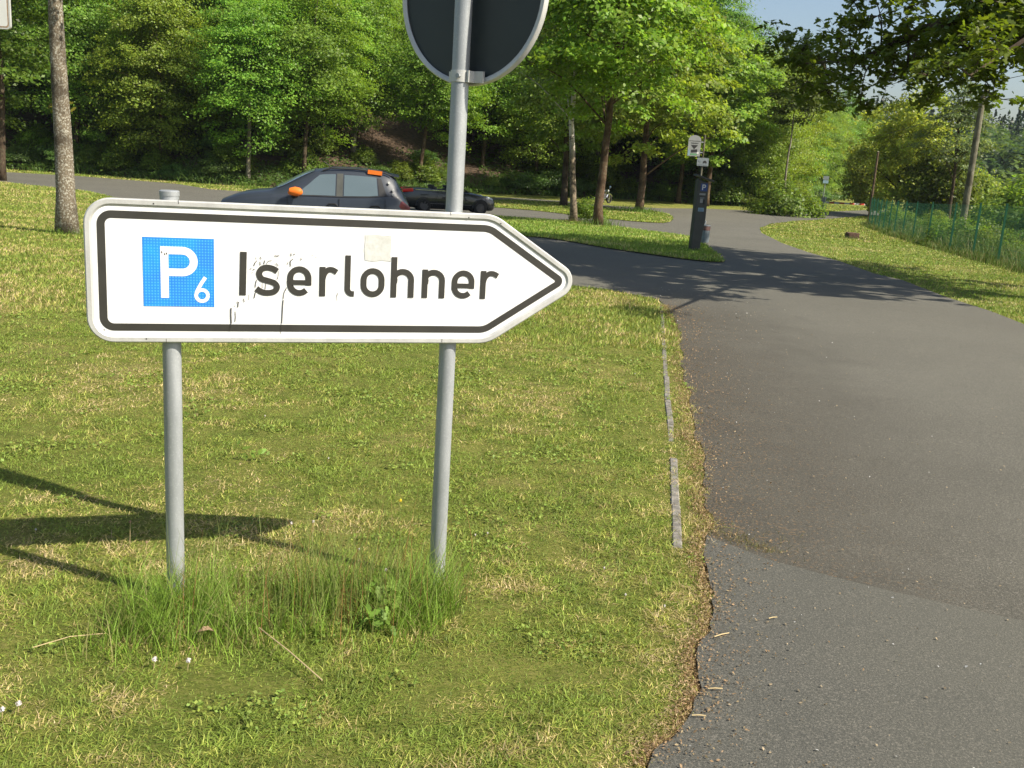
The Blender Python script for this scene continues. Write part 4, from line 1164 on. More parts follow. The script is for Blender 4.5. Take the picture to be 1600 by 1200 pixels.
# lettering
BL_, XH, SW = .9945, .1000, .0200
HW = SW / 2
def letter(x0, x1, ch, lab):
    q = MB(); W = x1 - x0; b = BL_; h = XH
    X0, X1 = x0 + HW, x1 - HW; T, B = b + h - HW, b + HW
    if ch == 'I': ribbon(q, [((x0 + x1) / 2 - .0015, b - .001), ((x0 + x1) / 2 + .0015, 1.1375)], .0212, YL)
    if ch == 'l':
        ribbon(q, [(X0 + .001, 1.1355), (X0 + .0006, b + .034)] + arc(X0 + .0176, b + .027, .017, 180, 262, 6) + [(x1 + .001, b + .0100)], .0188, YL)
    if ch == 'o':
        rr = (X1 - X0) / 2; cx = (X0 + X1) / 2
        ribbon(q, [(X0, (T + B) / 2)] + [(X0, T - rr)] + arc(cx, T - rr, rr, 180, 0, 12)[1:-1] + [(X1, T - rr), (X1, B + rr)] + arc(cx, B + rr, rr, 0, -180, 12)[1:-1] + [(X0, B + rr), (X0, (T + B) / 2)], SW, YL)
    if ch in 'nh':
        ribbon(q, [(X0, b), (X0, 1.1345 if ch == 'h' else b + h)], SW, YL)
        rr = (X1 - X0) / 2; cx = (X0 + X1) / 2; rt = rr * .92
        ribbon(q, [(X0 + .002, T - rt - .012), (X0 + .003, T - rt)] + [(cx + rr * math.cos(math.radians(a)), T - rt + rt * math.sin(math.radians(a))) for a in range(165, -1, -15)] + [(X1, b)], SW, YL - .0003)
    if ch == 'e':
        rr = (X1 - X0) / 2; cx = (X0 + X1) / 2; mz = b + h * .455
        pts = [(X1, mz - HW), (X1, T - rr)] + arc(cx, T - rr, rr, 0, 180, 14)[1:] + [(X0, B + rr)] + arc(cx, B + rr, rr, 180, 318, 10)
        ribbon(q, pts, SW, YL)
        ribbon(q, [(X0, mz), (X1 + .001, mz)], .0165, YL - .0003)
    if ch == 'r':
        ribbon(q, [(X0, b), (X0, b + h)], SW, YL)
        k = W / .0655
        pts = catmull([(X0 + .001, b + .058), (X0 + .006, b + .076), (X0 + .018 * k, b + .0895), (X0 + .033 * k, b + .0905), (X0 + .048 * k, b + .0825)], 4)
        ribbon(q, pts, .0185, YL - .0003)
    if ch == 's':
        src = [(532, 232), (482, 203), (418, 190), (356, 207), (324, 262), (350, 322), (424, 346), (498, 372), (528, 420), (498, 472), (420, 490), (350, 478), (292, 440)]
        f = lambda p: (x0 + (p[0] - 275) / (557 - 275) * W, b + (520 - p[1]) / (520 - 165) * h)
        ribbon(q, catmull([f(p) for p in src], 5), SW * .98, YL)
    q.build('letter', M['ink'], sign)['label'] = lab
for x0, x1, ch, lab in ((-.7265, -.703, 'I', 'black capital letter I'), (-.677, -.597, 's', 'black letter s with scratches around it'), (-.572, -.492, 'e', 'black letter e after the s'), (-.4655, -.400, 'r', 'black letter r in the middle of the word'),
                        (-.3815, -.349, 'l', 'black letter l'), (-.326, -.244, 'o', 'black letter o'), (-.222, -.141, 'h', 'black letter h'), (-.1125, -.031, 'n', 'black letter n'), (-.006, .076, 'e', 'black letter e near the end of the word'), (.098, .170, 'r', 'black letter r at the end of the word')):
    letter(x0, x1, ch, lab)
# damage, residue, joints
sc_ = MB(); rs = random.Random(5)
def cc_(px, py):
    q = FW + RT * (px - 800) / F_PX + UP * (600 - py) / F_PX
    dv = np.array([math.cos(ANG), math.sin(ANG), 0]); nv = np.array([math.sin(ANG), -math.cos(ANG), 0]); p0 = PB + nv * .043
    t = ((p0 - CAM) @ nv) / (q @ nv); Xp = CAM + q * t
    return ((Xp - p0) @ dv, Xp[2])
cr2 = lambda p: cc_(360 + p[0] * .1375, 390 + p[1] * .1375)
for pts, wd in (([(640, 430), (610, 490), (600, 560)], .0016), ([(600, 570), (592, 680), (588, 760), (584, 840)], .0022), ([(578, 850), (570, 955)], .0011), ([(8, 660), (6, 740), (10, 840)], .0028), ([(6, 840), (-10, 930)], .0012), ([(52, 700), (60, 760), (52, 820)], .0016),
                ([(285, 480), (278, 520), (270, 552)], .0018), ([(300, 340), (288, 380), (284, 430)], .0016), ([(405, 370), (396, 450)], .0014), ([(360, 380), (366, 440)], .001), ([(1224, 485), (1208, 530), (1212, 580)], .0011), ([(712, 105), (682, 130), (680, 170), (690, 192)], .0020), ([(655, 140), (648, 170)], .0012),
                ([(500, 70), (530, 72), (556, 68)], .0018), ([(688, 40), (690, 72)], .002), ([(715, 55), (738, 48)], .0018), ([(300, 125), (280, 150), (266, 185)], .0018), ([(340, 80), (350, 110)], .0018), ([(335, 135), (340, 175)], .0018), ([(392, 120), (380, 165)], .0018), ([(470, 122), (430, 130), (412, 160)], .0012),
                ([(515, 155), (545, 185)], .0018), ([(550, 240), (545, 300), (530, 340)], .0010), ([(75, 590), (90, 605), (85, 655)], .0020), ([(100, 595), (88, 610)], .0018), ([(150, 555), (158, 595)], .0018), ([(45, 640), (56, 640)], .002), ([(212, 505), (208, 575)], .001), ([(290, 85), (290, 110)], .0012),
                ([(795, 95), (810, 110), (795, 118)], .0014), ([(925, 62), (932, 72)], .0014), ([(965, 80), (975, 90)], .0014), ([(240, 210), (222, 222)], .0016), ([(255, 220), (275, 230)], .002), ([(245, 255), (250, 262)], .002)):
    ribbon(sc_, [cr2(p) for p in pts], wd * 1.35, YL - .0007)
for k in range(70):
    a = cr2((rs.uniform(210, 620), rs.uniform(40, 480))); l = rs.uniform(.0006, .002)
    ribbon(sc_, [a, (a[0] + l, a[1] - l * rs.uniform(-.5, 1))], rs.uniform(.0006, .0013), YL - .0007)
for (px, py) in ((776, 434), (790, 432), (789, 442)):
    a = cc_(px, py); ribbon(sc_, [a, (a[0] + .002, a[1] - .001)], .002, YL - .0007)
sc_.build('scratches', M['scratch'], sign)['kind'] = 'stuff'
rd = MB(); a = cc_(570, 367); poly = [(a[0] + dx_, a[1] + dz_ - Z0) for dx_, dz_ in ((.001, 0), (.03, .002), (.06, .0005), (.091, .001), (.092, -.03), (.0905, -.06), (.0925, -.087), (.06, -.085), (.03, -.089), (.003, -.086), (-.001, -.05), (.002, -.02))]
rd.prism(poly, YL + .0004, YL + .0006); rd.build('sticker_residue', M['residue'], sign)
pf = MB()
for q in ((252.5, 394), (257, 397), (260, 396)):
    a = cc_(*q); ribbon(pf, [(a[0], a[1] + .003), (a[0] + .001, a[1] - .003)], .003, YL - .0007)
pf.build('dirt_mark', M['scratch'], sign)
jn = MB()
for px, py, L in ((279, 315, .014), (704, 333, .014), (260, 532, .014), (690, 531, .014)):
    a = cc_(px, py); jn.box((a[0], yF - .0004, a[1] - Z0), (.0014, .0012, L))
for px, py in ((240, 318), (163, 515), (229, 529), (782, 349), (732, 340)):
    a = cc_(px, py); jn.box((a[0], yF - .0004, a[1] - Z0), (.004, .0012, .004))
jn.build('frame_joints', M['scratch'], sign)
def post(name, x, zt, parent, lab, cap=True):
    q = MB(); q.tube([(x, 0, -.35), (x, 0, .2), (x, 0, .8), (x, 0, zt - Z0)], .030, 28)
    o = q.build(name, M['galv'], parent, True); o['label'] = lab
    if cap:
        c = MB(); c.tube([(x, 0, zt - Z0 - .012), (x, 0, zt - Z0 + .002), (x, 0, zt - Z0 + .005)], [.0315, .0315, .028], 28)
        c.build('post_cap', M['galv'], o, True)
    return o
post('post', -.942, 1.318, sign, 'short left post with a cap just above the sign')
post('post', 0, 2.42, sign, 'tall right post that also carries the round sign')
for x in (-.942, 0):
    for z in (.93, 1.20):
        q = MB(); q.tube([(x, 0, z - Z0 - .02), (x, 0, z - Z0 + .02)], .0325, 20); q.box((x - .045, -.012, z - Z0), (.03, .030, .04)); q.box((x + .045, -.012, z - Z0), (.03, .030, .04)); q.build('clamp', M['alu'], sign, True)
# paint scrape on the left post
q = MB()
for (px, py, px2, py2) in ((284, 780, 280, 795), (280, 795, 278, 812), (277, 838, 282, 856)):
    a = at(px, py, 3.235); b = at(px2, py2, 3.235)
    pass

# round sign seen from behind
RA = math.radians(-33)
dv = np.array([math.cos(RA), math.sin(RA), 0]); nv = np.array([dv[1], -dv[0], 0])
rsg = empty('round_sign', (PB[0], PB[1], 2.02), RA, 'back of a round traffic sign clamped high on the tall post', 'sign')
n = 64
def circ(rr, y): return [(rr * math.cos(2 * math.pi * i / n), y, rr * math.sin(2 * math.pi * i / n)) for i in range(n)]
q = MB(); prof = [(.284, .046), (.281, .040), (.286, .036), (.297, .036), (.300, .040), (.300, .058), (.296, .062), (.284, .062)]
for rr, y in prof: q.V += circ(rr, y)
for k in range(len(prof)):
    k2 = (k + 1) % len(prof)
    q.F += [(k * n + i, k * n + (i + 1) % n, k2 * n + (i + 1) % n, k2 * n + i) for i in range(n)]
q.M = [0] * len(q.F)
q.build('rim', M['alu'], rsg, True, sharp=50)
q = MB(); q.prism([(.2838 * math.cos(2 * math.pi * i / n), .2838 * math.sin(2 * math.pi * i / n)) for i in range(n)], .047, .050); q.build('sign_plate', M['plate_back'], rsg)
q = MB(); q.prism([(.2836 * math.cos(2 * math.pi * i / n), .2836 * math.sin(2 * math.pi * i / n)) for i in range(n)], .0505, .052); q.build('sign_face', M['white'], rsg)
for z in (-.272, .2):
    q = MB(); q.tube([(0, 0, z - .019), (0, 0, z + .019)], .0335, 26); q.box((.052, .026, z), (.052, .012, .038)); q.box((-.047, .030, z), (.040, .012, .036)); q.box((.040, .010, z), (.008, .045, .038))
    c = q.build('clamp', M['alu'], rsg, True)
    q = MB(); q.tube([(.018, -.031, z), (.018, -.041, z)], .0085, 6); q.build('bolt', M['galv'], c)
q = MB(); q.box((.20, .0462, .055), (.108, .0012, .075)); s_l = q.build('inspection_label', M['white'], rsg)
q = MB(); q.box((.170, .0452, .050), (.030, .0006, .012)); q.box((.168, .0452, .034), (.028, .0006, .004)); q.box((.214, .0452, .04), (.002, .0006, .04)); q.build('label_print', M['dkblue'], s_l)
q = MB(); q.box((-.2885, .0355, .012), (.006, .002, .03)); q.build('rim_slot', M['black'], rsg)

# corner of a white sign at the top left
p = at(12, 46, 8.5)
ws = empty('white_sign', (p[0] - .21, p[1], float(G(8.5))), 0, 'white rectangular sign with rounded corner cut off by the top left edge', 'sign')
zb = p[2] - float(G(8.5))
rr = fillet([(-.21, zb), (.21 + .03, zb), (.21 + .03, zb + .6), (-.21, zb + .6)], [.03] * 4, 6)
rr2 = fillet([(-.20, zb + .012), (.228, zb + .012), (.228, zb + .588), (-.20, zb + .588)], [.024] * 4, 6)
rr3 = fillet([(-.19, zb + .022), (.218, zb + .022), (.218, zb + .578), (-.19, zb + .578)], [.02] * 4, 6)
q = MB(); q.prism(rr, -.012, .012); q.build('sign_board', M['alu'], ws)
q = MB(); q.ring(rr2, rr3, -.0128); q.build('thin_line', M['seed'], ws)
q = MB(); q.prism(rr3, -.0136, -.0125); q.build('sign_face', M['white'], ws)
q = MB(); q.tube([(-.1, .05, -.3), (-.1, .05, zb + .62)], .03, 16); q.build('post', M['galv'], ws, True)

# ------------------------------------------------------------------ flowers and small plants by the sign
r = np.random.default_rng(88)
x, y = blades(8500, 1.9, 9.5, lx, 0, 0, 89, accept=lambda a, b, c: not_road(a, b) & (vnoise(a, b, .28, 90) + .25 * vnoise(a, b, .08, 91) > .86), dens_pow=1.6)
n = len(x); N = np.c_[np.zeros(n), np.zeros(n), np.ones(n)] + r.normal(size=(n, 3)) * .45
V, k_, cc = leaves(np.c_[x, y, G(y) + .010 + .014 * r.random(n)], N, .0040 + .0009 * y, jitter_col((.20, .28, .05), n, r, .3, .15), r, aspect=.75)
me = npmesh('clover_leaves', V, k_, cc); me.materials.append(M['grass'])
tag(link('clover_leaves', me), 'patches of small clover and plantain leaves in the mown lawn', 'clover leaves', kind='stuff')
def flower(px, py, h, rad, m, lab, cat, group):
    rad *= .78
    p = at(px, py); p = at(px, py + h * 320)
    t = empty('clover_flower' if cat == 'clover' else ('daisy' if cat == 'daisy' else 'wild_flower'), p, 0, lab, cat, group)
    q = MB(); q.tube([(0, 0, 0), (.004, 0, h)], .0012, 5); q.build('stem', M['straw'], t)
    q = MB(); rs_ = random.Random(px)
    for k in range(26):
        u_ = Vector((rs_.gauss(0, 1), rs_.gauss(0, 1), rs_.gauss(0, 1) + .6)).normalized()
        c = Vector((.004, 0, h)) + u_ * rad * .75
        s1 = u_.orthogonal().normalized() * rad * .28; s2 = u_.cross(s1)
        q.add([c - s1, c + s2 + u_ * rad * .3, c + s1 + u_ * rad * .35, c - s2], [(0, 1, 2, 3)])
    q.tube([(.004, 0, h - rad * .5), (.004, 0, h + rad * .5)], rad * .6, 8)
    q.build('blossom', m, t)
for px, py, lab in ((240, 1035, 'white clover blossom left of the one below the brown leaf'), (293, 1037, 'white clover blossom just below the brown dead leaf'), (3, 1115, 'clover blossom at the very left edge of the lawn'), (28, 1106, 'clover blossom second from the left edge of the lawn')):
    flower(px, py, .035, .010, M['petal'], lab, 'clover', 'clover blossoms in the foreground lawn')
dz = [(413, 648, 'behind the sign between the posts'), (512, 715, 'near the thin seed stalks'), (760, 833, 'right of the tall post'), (942, 888, 'nearest the kerb end'), (975, 930, 'below the end of the kerb'), (1036, 948, 'by the asphalt edge'), (748, 577, 'far back beside the tall post'), (985, 560, 'left of the kerb stones'), (991, 581, 'just below another daisy by the kerb'), (55, 828, 'in the shadow of the sign'), (741, 836, 'close to another daisy right of the post')]
for px, py, lab in dz:
    flower(px, py, .02, .0055, M['petal'], 'tiny white daisy on the lawn ' + lab, 'daisy', 'daisies dotted over the lawn')
flower(624, 782, .02, .010, M['yellow'], 'small yellow flower on the lawn left of the tall post', 'flower', None)
for px, py, h, lab in ((203, 820, .10, 'brown plantain seed head on a stalk left of the short post'), (228, 850, .05, 'shorter brown seed head in the sign shadow'), (453, 826, .16, 'pale seed head at the tip of the arrow shadow'), (487, 823, .16, 'larger pale seed head right of the arrow shadow tip'), (558, 868, .14, 'pale seed head above the uncut grass'), (600, 900, .12, 'seed head near the broad green leaves')):
    flower(px, py, h, .0075, M['seed'] if px < 400 else M['petal'], lab, 'seed head', 'seed heads around the posts')
def broad_leaves(px, py, n, R, size, lab):
    p = at(px, py); r_ = np.random.default_rng(px)
    P = np.c_[r_.normal(size=n) * R, r_.normal(size=n) * R, .02 + r_.random(n) * .08]
    N = np.c_[P[:, 0] * 4, P[:, 1] * 4 - .5, np.ones(n)] + r_.normal(size=(n, 3)) * .3
    V, k, cc = leaves(P, N, np.full(n, size), jitter_col((.15, .25, .035), n, r_, .25, .1), r_, shape='oak')
    me = npmesh('weed_plant', V, k, cc); me.materials.append(M['grass'])
    tag(link('weed_plant', me, None, None, p), lab, 'plant')
broad_leaves(602, 945, 44, .05, .022, 'broad leaved weed in the uncut grass left of the tall post')
broad_leaves(590, 985, 20, .025, .018, 'small leafy weed in front of the broad leaved one')
broad_leaves(395, 720, 16, .05, .016, 'low leafy rosette on the lawn between the posts')
r_ = np.random.default_rng(3)
p = at(318, 1000)
q = MB(); q.add([(-.035, -.01, .012), (-.005, -.02, .03), (.02, -.012, .034), (.034, .006, .02), (.01, .02, .03), (-.02, .018, .014), (0, 0, .038)], [(0, 1, 6), (1, 2, 6), (2, 3, 6), (3, 4, 6), (4, 5, 6), (5, 0, 6)])
tag(q.build('dead_leaf', M['seed'], None, loc=p + [0, 0, .01]), 'curled brown dead leaf in front of the left post', 'dead leaf')
a = at(405, 1003); b = at(503, 1077)
q = MB(); q.tube([a + [0, 0, .05], (a + b) / 2 + [0, 0, .045], b + [0, 0, .03]], .0022, 6); tag(q.build('straw_stalk', M['straw']), 'long dry stalk lying on the lawn in front of the uncut grass', 'stalk')
a = at(52, 1028); b = at(165, 1003)
q = MB(); q.tube([a + [0, 0, .035], (a + b) / 2 + [0, 0, .045], b + [0, 0, .03]], .0016, 6); tag(q.build('straw_stalk', M['straw']), 'pale dry stalk on the lawn left of the uncut grass', 'stalk')

# ------------------------------------------------------------------ parking machine, bin, stop sign
p = at(1085, 393)
pm = empty('parking_machine', p, math.radians(8), 'tall dark grey parking ticket machine with blue P on the tip of the island', 'parking machine')
q = MB()
ol = [(-.14, -.1), (.09, -.1), (.10, .1), (.135, .55), (.175, .9), (.175, 1.25), (.165, 1.84), (-.13, 1.90), (-.13, 1.2), (-.14, .5)]
q.prism(ol, -.13, .13)
o = q.build('casing', M['machine'], pm)
bv = o.modifiers.new('b', 'BEVEL'); bv.width = .012; bv.segments = 2
q = MB(); q.box((.06, 0, 1.955), (.50, .34, .05), 0, ('Y', .28)); q.box((-.06, 0, 1.90), (.10, .10, .08)); q.build('solar_hood', M['machine'], pm)
q = MB(); q.box((.045, -.133, 1.715), (.185, .006, .20)); pn = q.build('parking_symbol', M['dkblue'], pm)
Z0s = Z0; Z0 = 0.0
q = MB(); ribbon(q, [(.005, 1.645), (.005, 1.79)], .026, -.138); ribbon(q, [(.018, 1.777), (.05, 1.777)] + arc(.05, 1.7465, .0305, 90, -90, 8)[1:-1] + [(.05, 1.716), (.018, 1.716)], .026, -.138)
q.build('letter', M['white'], pn)['label'] = 'white letter P'
for z, h_, w_, m, nm in ((1.535, .05, .165, 'greywhite', 'coin_slot_label'), (1.44, .02, .12, 'signgrey', 'small_label'), (1.365, .11, .075, 'greywhite', 'ticket_notice'), (1.335, .12, .05, 'black', 'ticket_tray'), (1.13, .10, .16, 'lightblue', 'information_sticker')):
    q = MB(); q.box((.02 + (.055 if nm == 'ticket_tray' else (-.012 if nm == 'ticket_notice' else 0)), -.133, z), (w_, .006, h_)); q.build(nm, M[m], pm)
q = MB()
for k in range(3): q.box((.015, -.138, 1.10 + k * .022), (.11, .002, .006))
q.build('sticker_lines', M['dkblue'], pm)

p = at(1100, 384)
bn = empty('litter_bin', p, 0, 'grey cylindrical litter bin with red trim behind the ticket machine', 'bin')
q = MB(); q.tube([(0, 0, .10), (0, 0, .11), (0, 0, .60), (0, 0, .62)], [.115, .125, .135, .135], 20, False); q.add([(.12 * math.cos(k * .314), .12 * math.sin(k * .314), .12) for k in range(20)], [tuple(range(20))]); q.build('drum', M['bin'], bn, True)
q = MB(); q.tube([(0, 0, .60), (0, 0, .635)], .142, 20, False); q.build('rim', M['galv'], bn, True)
q = MB(); q.tube([(0, 0, .47), (0, 0, .60)], .1375, 20, False); q.build('notice_band', M['rust'], bn, True)
q = MB(); q.tube([(0, .16, 0), (0, .16, .75)], .022, 8); q.box((0, .145, .35), (.03, .05, .03)); q.build('bin_post', M['galv'], bn, True)

p = at(1083, 383)
bs = empty('bus_stop_sign', p, math.radians(5), 'tall pole with round topped stop board and small sign behind the ticket machine', 'sign')
q = MB(); q.tube([(.02, 0, -.3), (.02, 0, 3.27)], .030, 10); q.build('pole', M['wood'], bs, True)
bxw = .19; cx = -.27; zb = 2.63
top_ = [(cx - bxw, zb), (cx + bxw, zb), (cx + bxw, zb + .46)] + [(cx + bxw * math.cos(math.radians(a)), zb + .46 + .15 * math.sin(math.radians(a))) for a in range(15, 180, 15)] + [(cx - bxw, zb + .46)]
q = MB(); q.prism(top_, -.02, .0); brd = q.build('stop_board', M['greywhite'], bs)
q = MB(); ribbon(q, [(cx - .17, zb + .44), (cx + .17, zb + .44)], .014, -.023)
for k, (a, b, c) in enumerate(((-.12, .12, .385), (-.10, .10, .365))): ribbon(q, [(cx + a, zb + c), (cx + b, zb + c)], .010, -.023)
q.add([(cx - .11, -.023, zb + .325), (cx + .11, -.023, zb + .325), (cx, -.023, zb + .20)], [(0, 2, 1)]); q.build('arrow_print', M['black'], brd)
q = MB(); ribbon(q, [(cx - .09, zb + .14), (cx + .10, zb + .165)], .085, -.023); q.build('picture_print', M['seat'], brd)
q = MB(); ribbon(q, [(cx - .15, zb + .02), (cx - .15, zb + .18)], .06, -.0225); q.build('blue_print', M['lightblue'], brd)
q = MB(); ribbon(q, [(cx - .10, zb + .055), (cx + .10, zb + .055)], .05, -.0225); q.build('green_print', M['greenp'], brd)
q = MB(); ribbon(q, arc(cx + .12, zb + .10, .02, 0, 360, 10), .03, -.024); q.build('badge_print', M['white'], brd)
for z in (zb + .12, zb + .42):
    q = MB(); q.box((-.045, -.01, z), (.10, .02, .03)); q.build('bracket', M['galv'], bs)
q = MB(); q.prism(fillet([(-.15, 2.36), (.20, 2.36), (.20, 2.60), (-.15, 2.60)], [.02] * 4, 3), -.05, -.032); sm = q.build('small_sign', M['signgrey'], bs)
q = MB(); q.box((.085, -.053, 2.475), (.11, .004, .035)); q.box((.085, -.053, 2.505), (.07, .004, .03)); q.box((.045, -.053, 2.45), (.022, .004, .02)); q.box((.125, -.053, 2.45), (.022, .004, .02)); q.build('car_symbol', M['black'], sm)
q = MB(); q.box((-.075, -.053, 2.50), (.06, .004, .05)); q.box((.02, -.053, 2.395), (.28, .004, .008)); q.build('small_print', M['bin'], sm)
Z0 = Z0s

# ------------------------------------------------------------------ fence
fpx = [1357, 1361, 1366, 1372, 1379, 1387, 1396, 1409, 1425, 1448, 1483, 1519, 1558, 1616, 1690]
FP = [on_fence(v) for v in fpx]
b0 = np.array([FP[0][0], FP[0][1], float(G(FP[0][1]))])
fe = empty('mesh_fence', b0, 0, 'green wire mesh fence with thin posts along the right side', 'fence')
FH = 1.78
for i, q_ in enumerate(FP):
    z = float(G(q_[1])); mb = MB(); mb.box((0, 0, FH / 2 - .15), (.06, .06, FH + .34), math.atan2(fdir[1], fdir[0])); mb.box((0, 0, FH + .03), (.07, .07, .02), math.atan2(fdir[1], fdir[0]))
    mb.build('fence_post', M['fence'], fe, loc=(q_[0] - b0[0], q_[1] - b0[1], z - b0[2]))
for i in range(len(FP) - 1):
    a, b = FP[i], FP[i + 1]; L = np.linalg.norm(b - a); za, zb2 = float(G(a[1])), float(G(b[1])); mb = MB()
    nw = max(2, int(L / .10)); D_ = max(a[1], 20)
    def wire(p1, p2, t_):
        v = Vector(p2) - Vector(p1); s1 = Vector((fn[0], fn[1], 0)) * t_ / 2; s2 = v.normalized().cross(s1).normalized() * t_ / 2
        Vv = [Vector(p) + c_ for p in (p1, p2) for c_ in (s1, s2, -s1, -s2)]
        mb.add(Vv, [(0, 1, 5, 4), (1, 2, 6, 5), (2, 3, 7, 6), (3, 0, 4, 7)])
    for k in range(1, nw):
        t = k / nw; x = a[0] + (b[0] - a[0]) * t - b0[0]; y = a[1] + (b[1] - a[1]) * t - b0[1]; z = za + (zb2 - za) * t - b0[2]
        wire((x, y, z + .04), (x, y, z + FH - .03), .004)
    for k in range(9):
        z = .05 + (FH - .09) * k / 8
        wire((a[0] - b0[0], a[1] - b0[1], za - b0[2] + z), (b[0] - b0[0], b[1] - b0[1], zb2 - b0[2] + z), .0065)
    mb.build('mesh_panel', M['fence'], fe)

# utility pole, small pole, block
p = at(1498, 386)
up_ = empty('utility_pole', p, 0, 'tall grey wooden utility pole standing in the weeds behind the fence', 'utility pole')
pt_ = float(at(1533, 142, float(p[1]))[2] - p[2])
q = MB(); q.tube([(0, 0, -.3), (0, 0, 2), (0, 0, 4.5), (0, 0, pt_)], [.145, .14, .13, .11], 14); q.build('pole', M['wood'], up_, True)
def wire_obj(a, b, sag, lab, rad=.012):
    q = MB(); a = np.array(a); b = np.array(b)
    pts = [a + (b - a) * t - np.array([0, 0, 4 * sag * t * (1 - t)]) for t in np.linspace(0, 1, 14)]
    q.tube(pts, rad, 5); tag(q.build('overhead_wire', M['trim']), lab, 'wire')
hz_ = at(1533, 158, float(p[1]))
wire_obj((p[0], p[1] - .15, hz_[2]), at(1760, 112, 30), .15, 'thin overhead wire running right from the utility pole')
wire_obj((p[0], p[1] + .15, hz_[2] - .05), (27.5, 95, 4.2), .5, 'thin overhead wire running back from the utility pole to the valley')
p = at(1357, 345)
sp = empty('wooden_stake', (p[0], p[1], p[2]), 0, 'thin brown wooden pole at the left corner of the fence', 'pole')
q = MB(); q.tube([(0, 0, -.3), (0, 0, 2), (.0, 0, 4.9)], [.095, .085, .07], 10); q.build('stake', M['pole_brown'], sp, True)
q = MB(); q.tube([(0, 0, 4.9), (0, 0, 4.96)], [.10, .02], 10); q.build('stake_cap', M['wood'], sp, True)
p = at(1331, 373)
bl = MB(); bl.box((0, 0, .12), (.56, .36, .30), .1)
bm = bmesh.new(); me = fmesh('stone_block', bl.V, bl.F); bm.from_mesh(me); bmesh.ops.bevel(bm, geom=bm.edges[:], offset=.03, segments=2, affect='EDGES'); bmesh.ops.subdivide_edges(bm, edges=bm.edges[:], cuts=1)
for v in bm.verts: v.co += Vector((random.uniform(-1, 1), random.uniform(-1, 1), random.uniform(-1, 1))) * .012
bm.to_mesh(me); bm.free()
tag(link('stone_block', me, M['stub'], None, p), 'rusty brown block lying on the grass near the fence corner', 'block')

# barrier across the forest road
p = at(1284, 331)
ba = empty('road_barrier', p, 0, 'closed red and white barrier boom across the road by the wood', 'barrier')
q = MB(); q.box((0, 0, .55), (.26, .26, 1.3)); q.build('barrier_post', M['greywhite'], ba)
q = MB()
yo = -.2
q.mi = 0
Lb = 8.2
pe = at(1356, 324, float(p[1]) + 2)
ax = pe - p
for k in range(9):
    a = ax * (k / 9); b = ax * ((k + 1) / 9)
    z = .78
    s = MB(); s.box(((a[0] + b[0]) / 2, (a[1] + b[1]) / 2 + yo, z), (np.linalg.norm(ax[:2]) / 9, .08, .13), math.atan2(ax[1], ax[0]))
    s.build('boom_section', M['red'] if k % 2 == 1 else M['white'], ba)
q = MB(); q.tube([(.12, -.2, 1.15), (.10, -.22, 1.0), (.14, -.22, .85), (.34, -.2, .76)], .035, 8); q.build('counterweight_arm', M['white'], ba, True)
q = MB(); q.tube([(.12, -.2, 1.1), (.12, -.2, 1.24)], .07, 10); q.build('lamp_knob', M['white'], ba, True)
p2 = at(1288, 328)
sg2 = empty('forest_road_sign', (p2[0], p2[1] + .8, p2[2]), 0, 'small grey blue sign on a thin post behind the barrier', 'sign')
q = MB(); q.tube([(0, 0, -.2), (0, 0, 2.9)], .035, 8); q.build('post', M['galv'], sg2, True)
q = MB(); q.box((.02, -.05, 2.75), (.50, .02, .32)); q.build('sign_board', M['signgrey'], sg2)
q = MB(); q.box((.02, -.05, 2.42), (.48, .02, .26)); q.build('lower_board', M['lightblue'], sg2)

# ------------------------------------------------------------------ cars
def car_shell(st, npt=None):
    """st: list of (x, w_low, w_belt, w_rail, z_bottom, z_mid, z_belt, z_rail, z_top)"""
    st = np.array(st, float)
    xs = np.linspace(0, 1, 0)
    X = np.unique(np.concatenate([np.linspace(a, b, 4) for a, b in zip(st[:-1, 0], st[1:, 0])]))
    cols = [np.interp(X, st[:, 0], st[:, k]) for k in range(9)]
    # light smoothing so the lines flow
    for k in range(1, 9):
        c = cols[k].copy()
        for it in range(2): c[1:-1] = .25 * c[:-2] + .5 * c[1:-1] + .25 * c[2:]
        cols[k] = c
    def sec(i):
        x, wl, wb, wr, zb, zm, zbe, zr, zt = [c[i] for c in cols]
        h = [(0, zb), (wl * .9, zb), (wl, zb + .10), (wl + .015, (zb + zm) / 2 + .05), (wl + .01, zm), (wb + .012, zbe - .05), (wb, zbe), ((wb * 2 + wr) / 3, zbe + (zr - zbe) * .34), ((wb + wr * 2) / 3 + .004, zbe + (zr - zbe) * .68), (wr, zr), (wr - .05, zr + (zt - zr) * .55), (wr * .6, zt - (zt - zr) * .1), (0, zt)]
        return [(x, -y, z) for y, z in h] + [(x, y, z) for y, z in h[-2:0:-1]]
    S_ = [sec(i) for i in range(len(X))]
    m = len(S_[0]); V = [v for s in S_ for v in s]; Fc = []
    for i in range(len(X) - 1):
        for k in range(m):
            Fc.append((i * m + k, i * m + (k + 1) % m, (i + 1) * m + (k + 1) % m, (i + 1) * m + k))
    Fc.append(tuple(range(m))[::-1]); Fc.append(tuple((len(X) - 1) * m + k for k in range(m)))
    f = lambda x, k: float(np.interp(x, X, cols[k]))
    return V, Fc, f

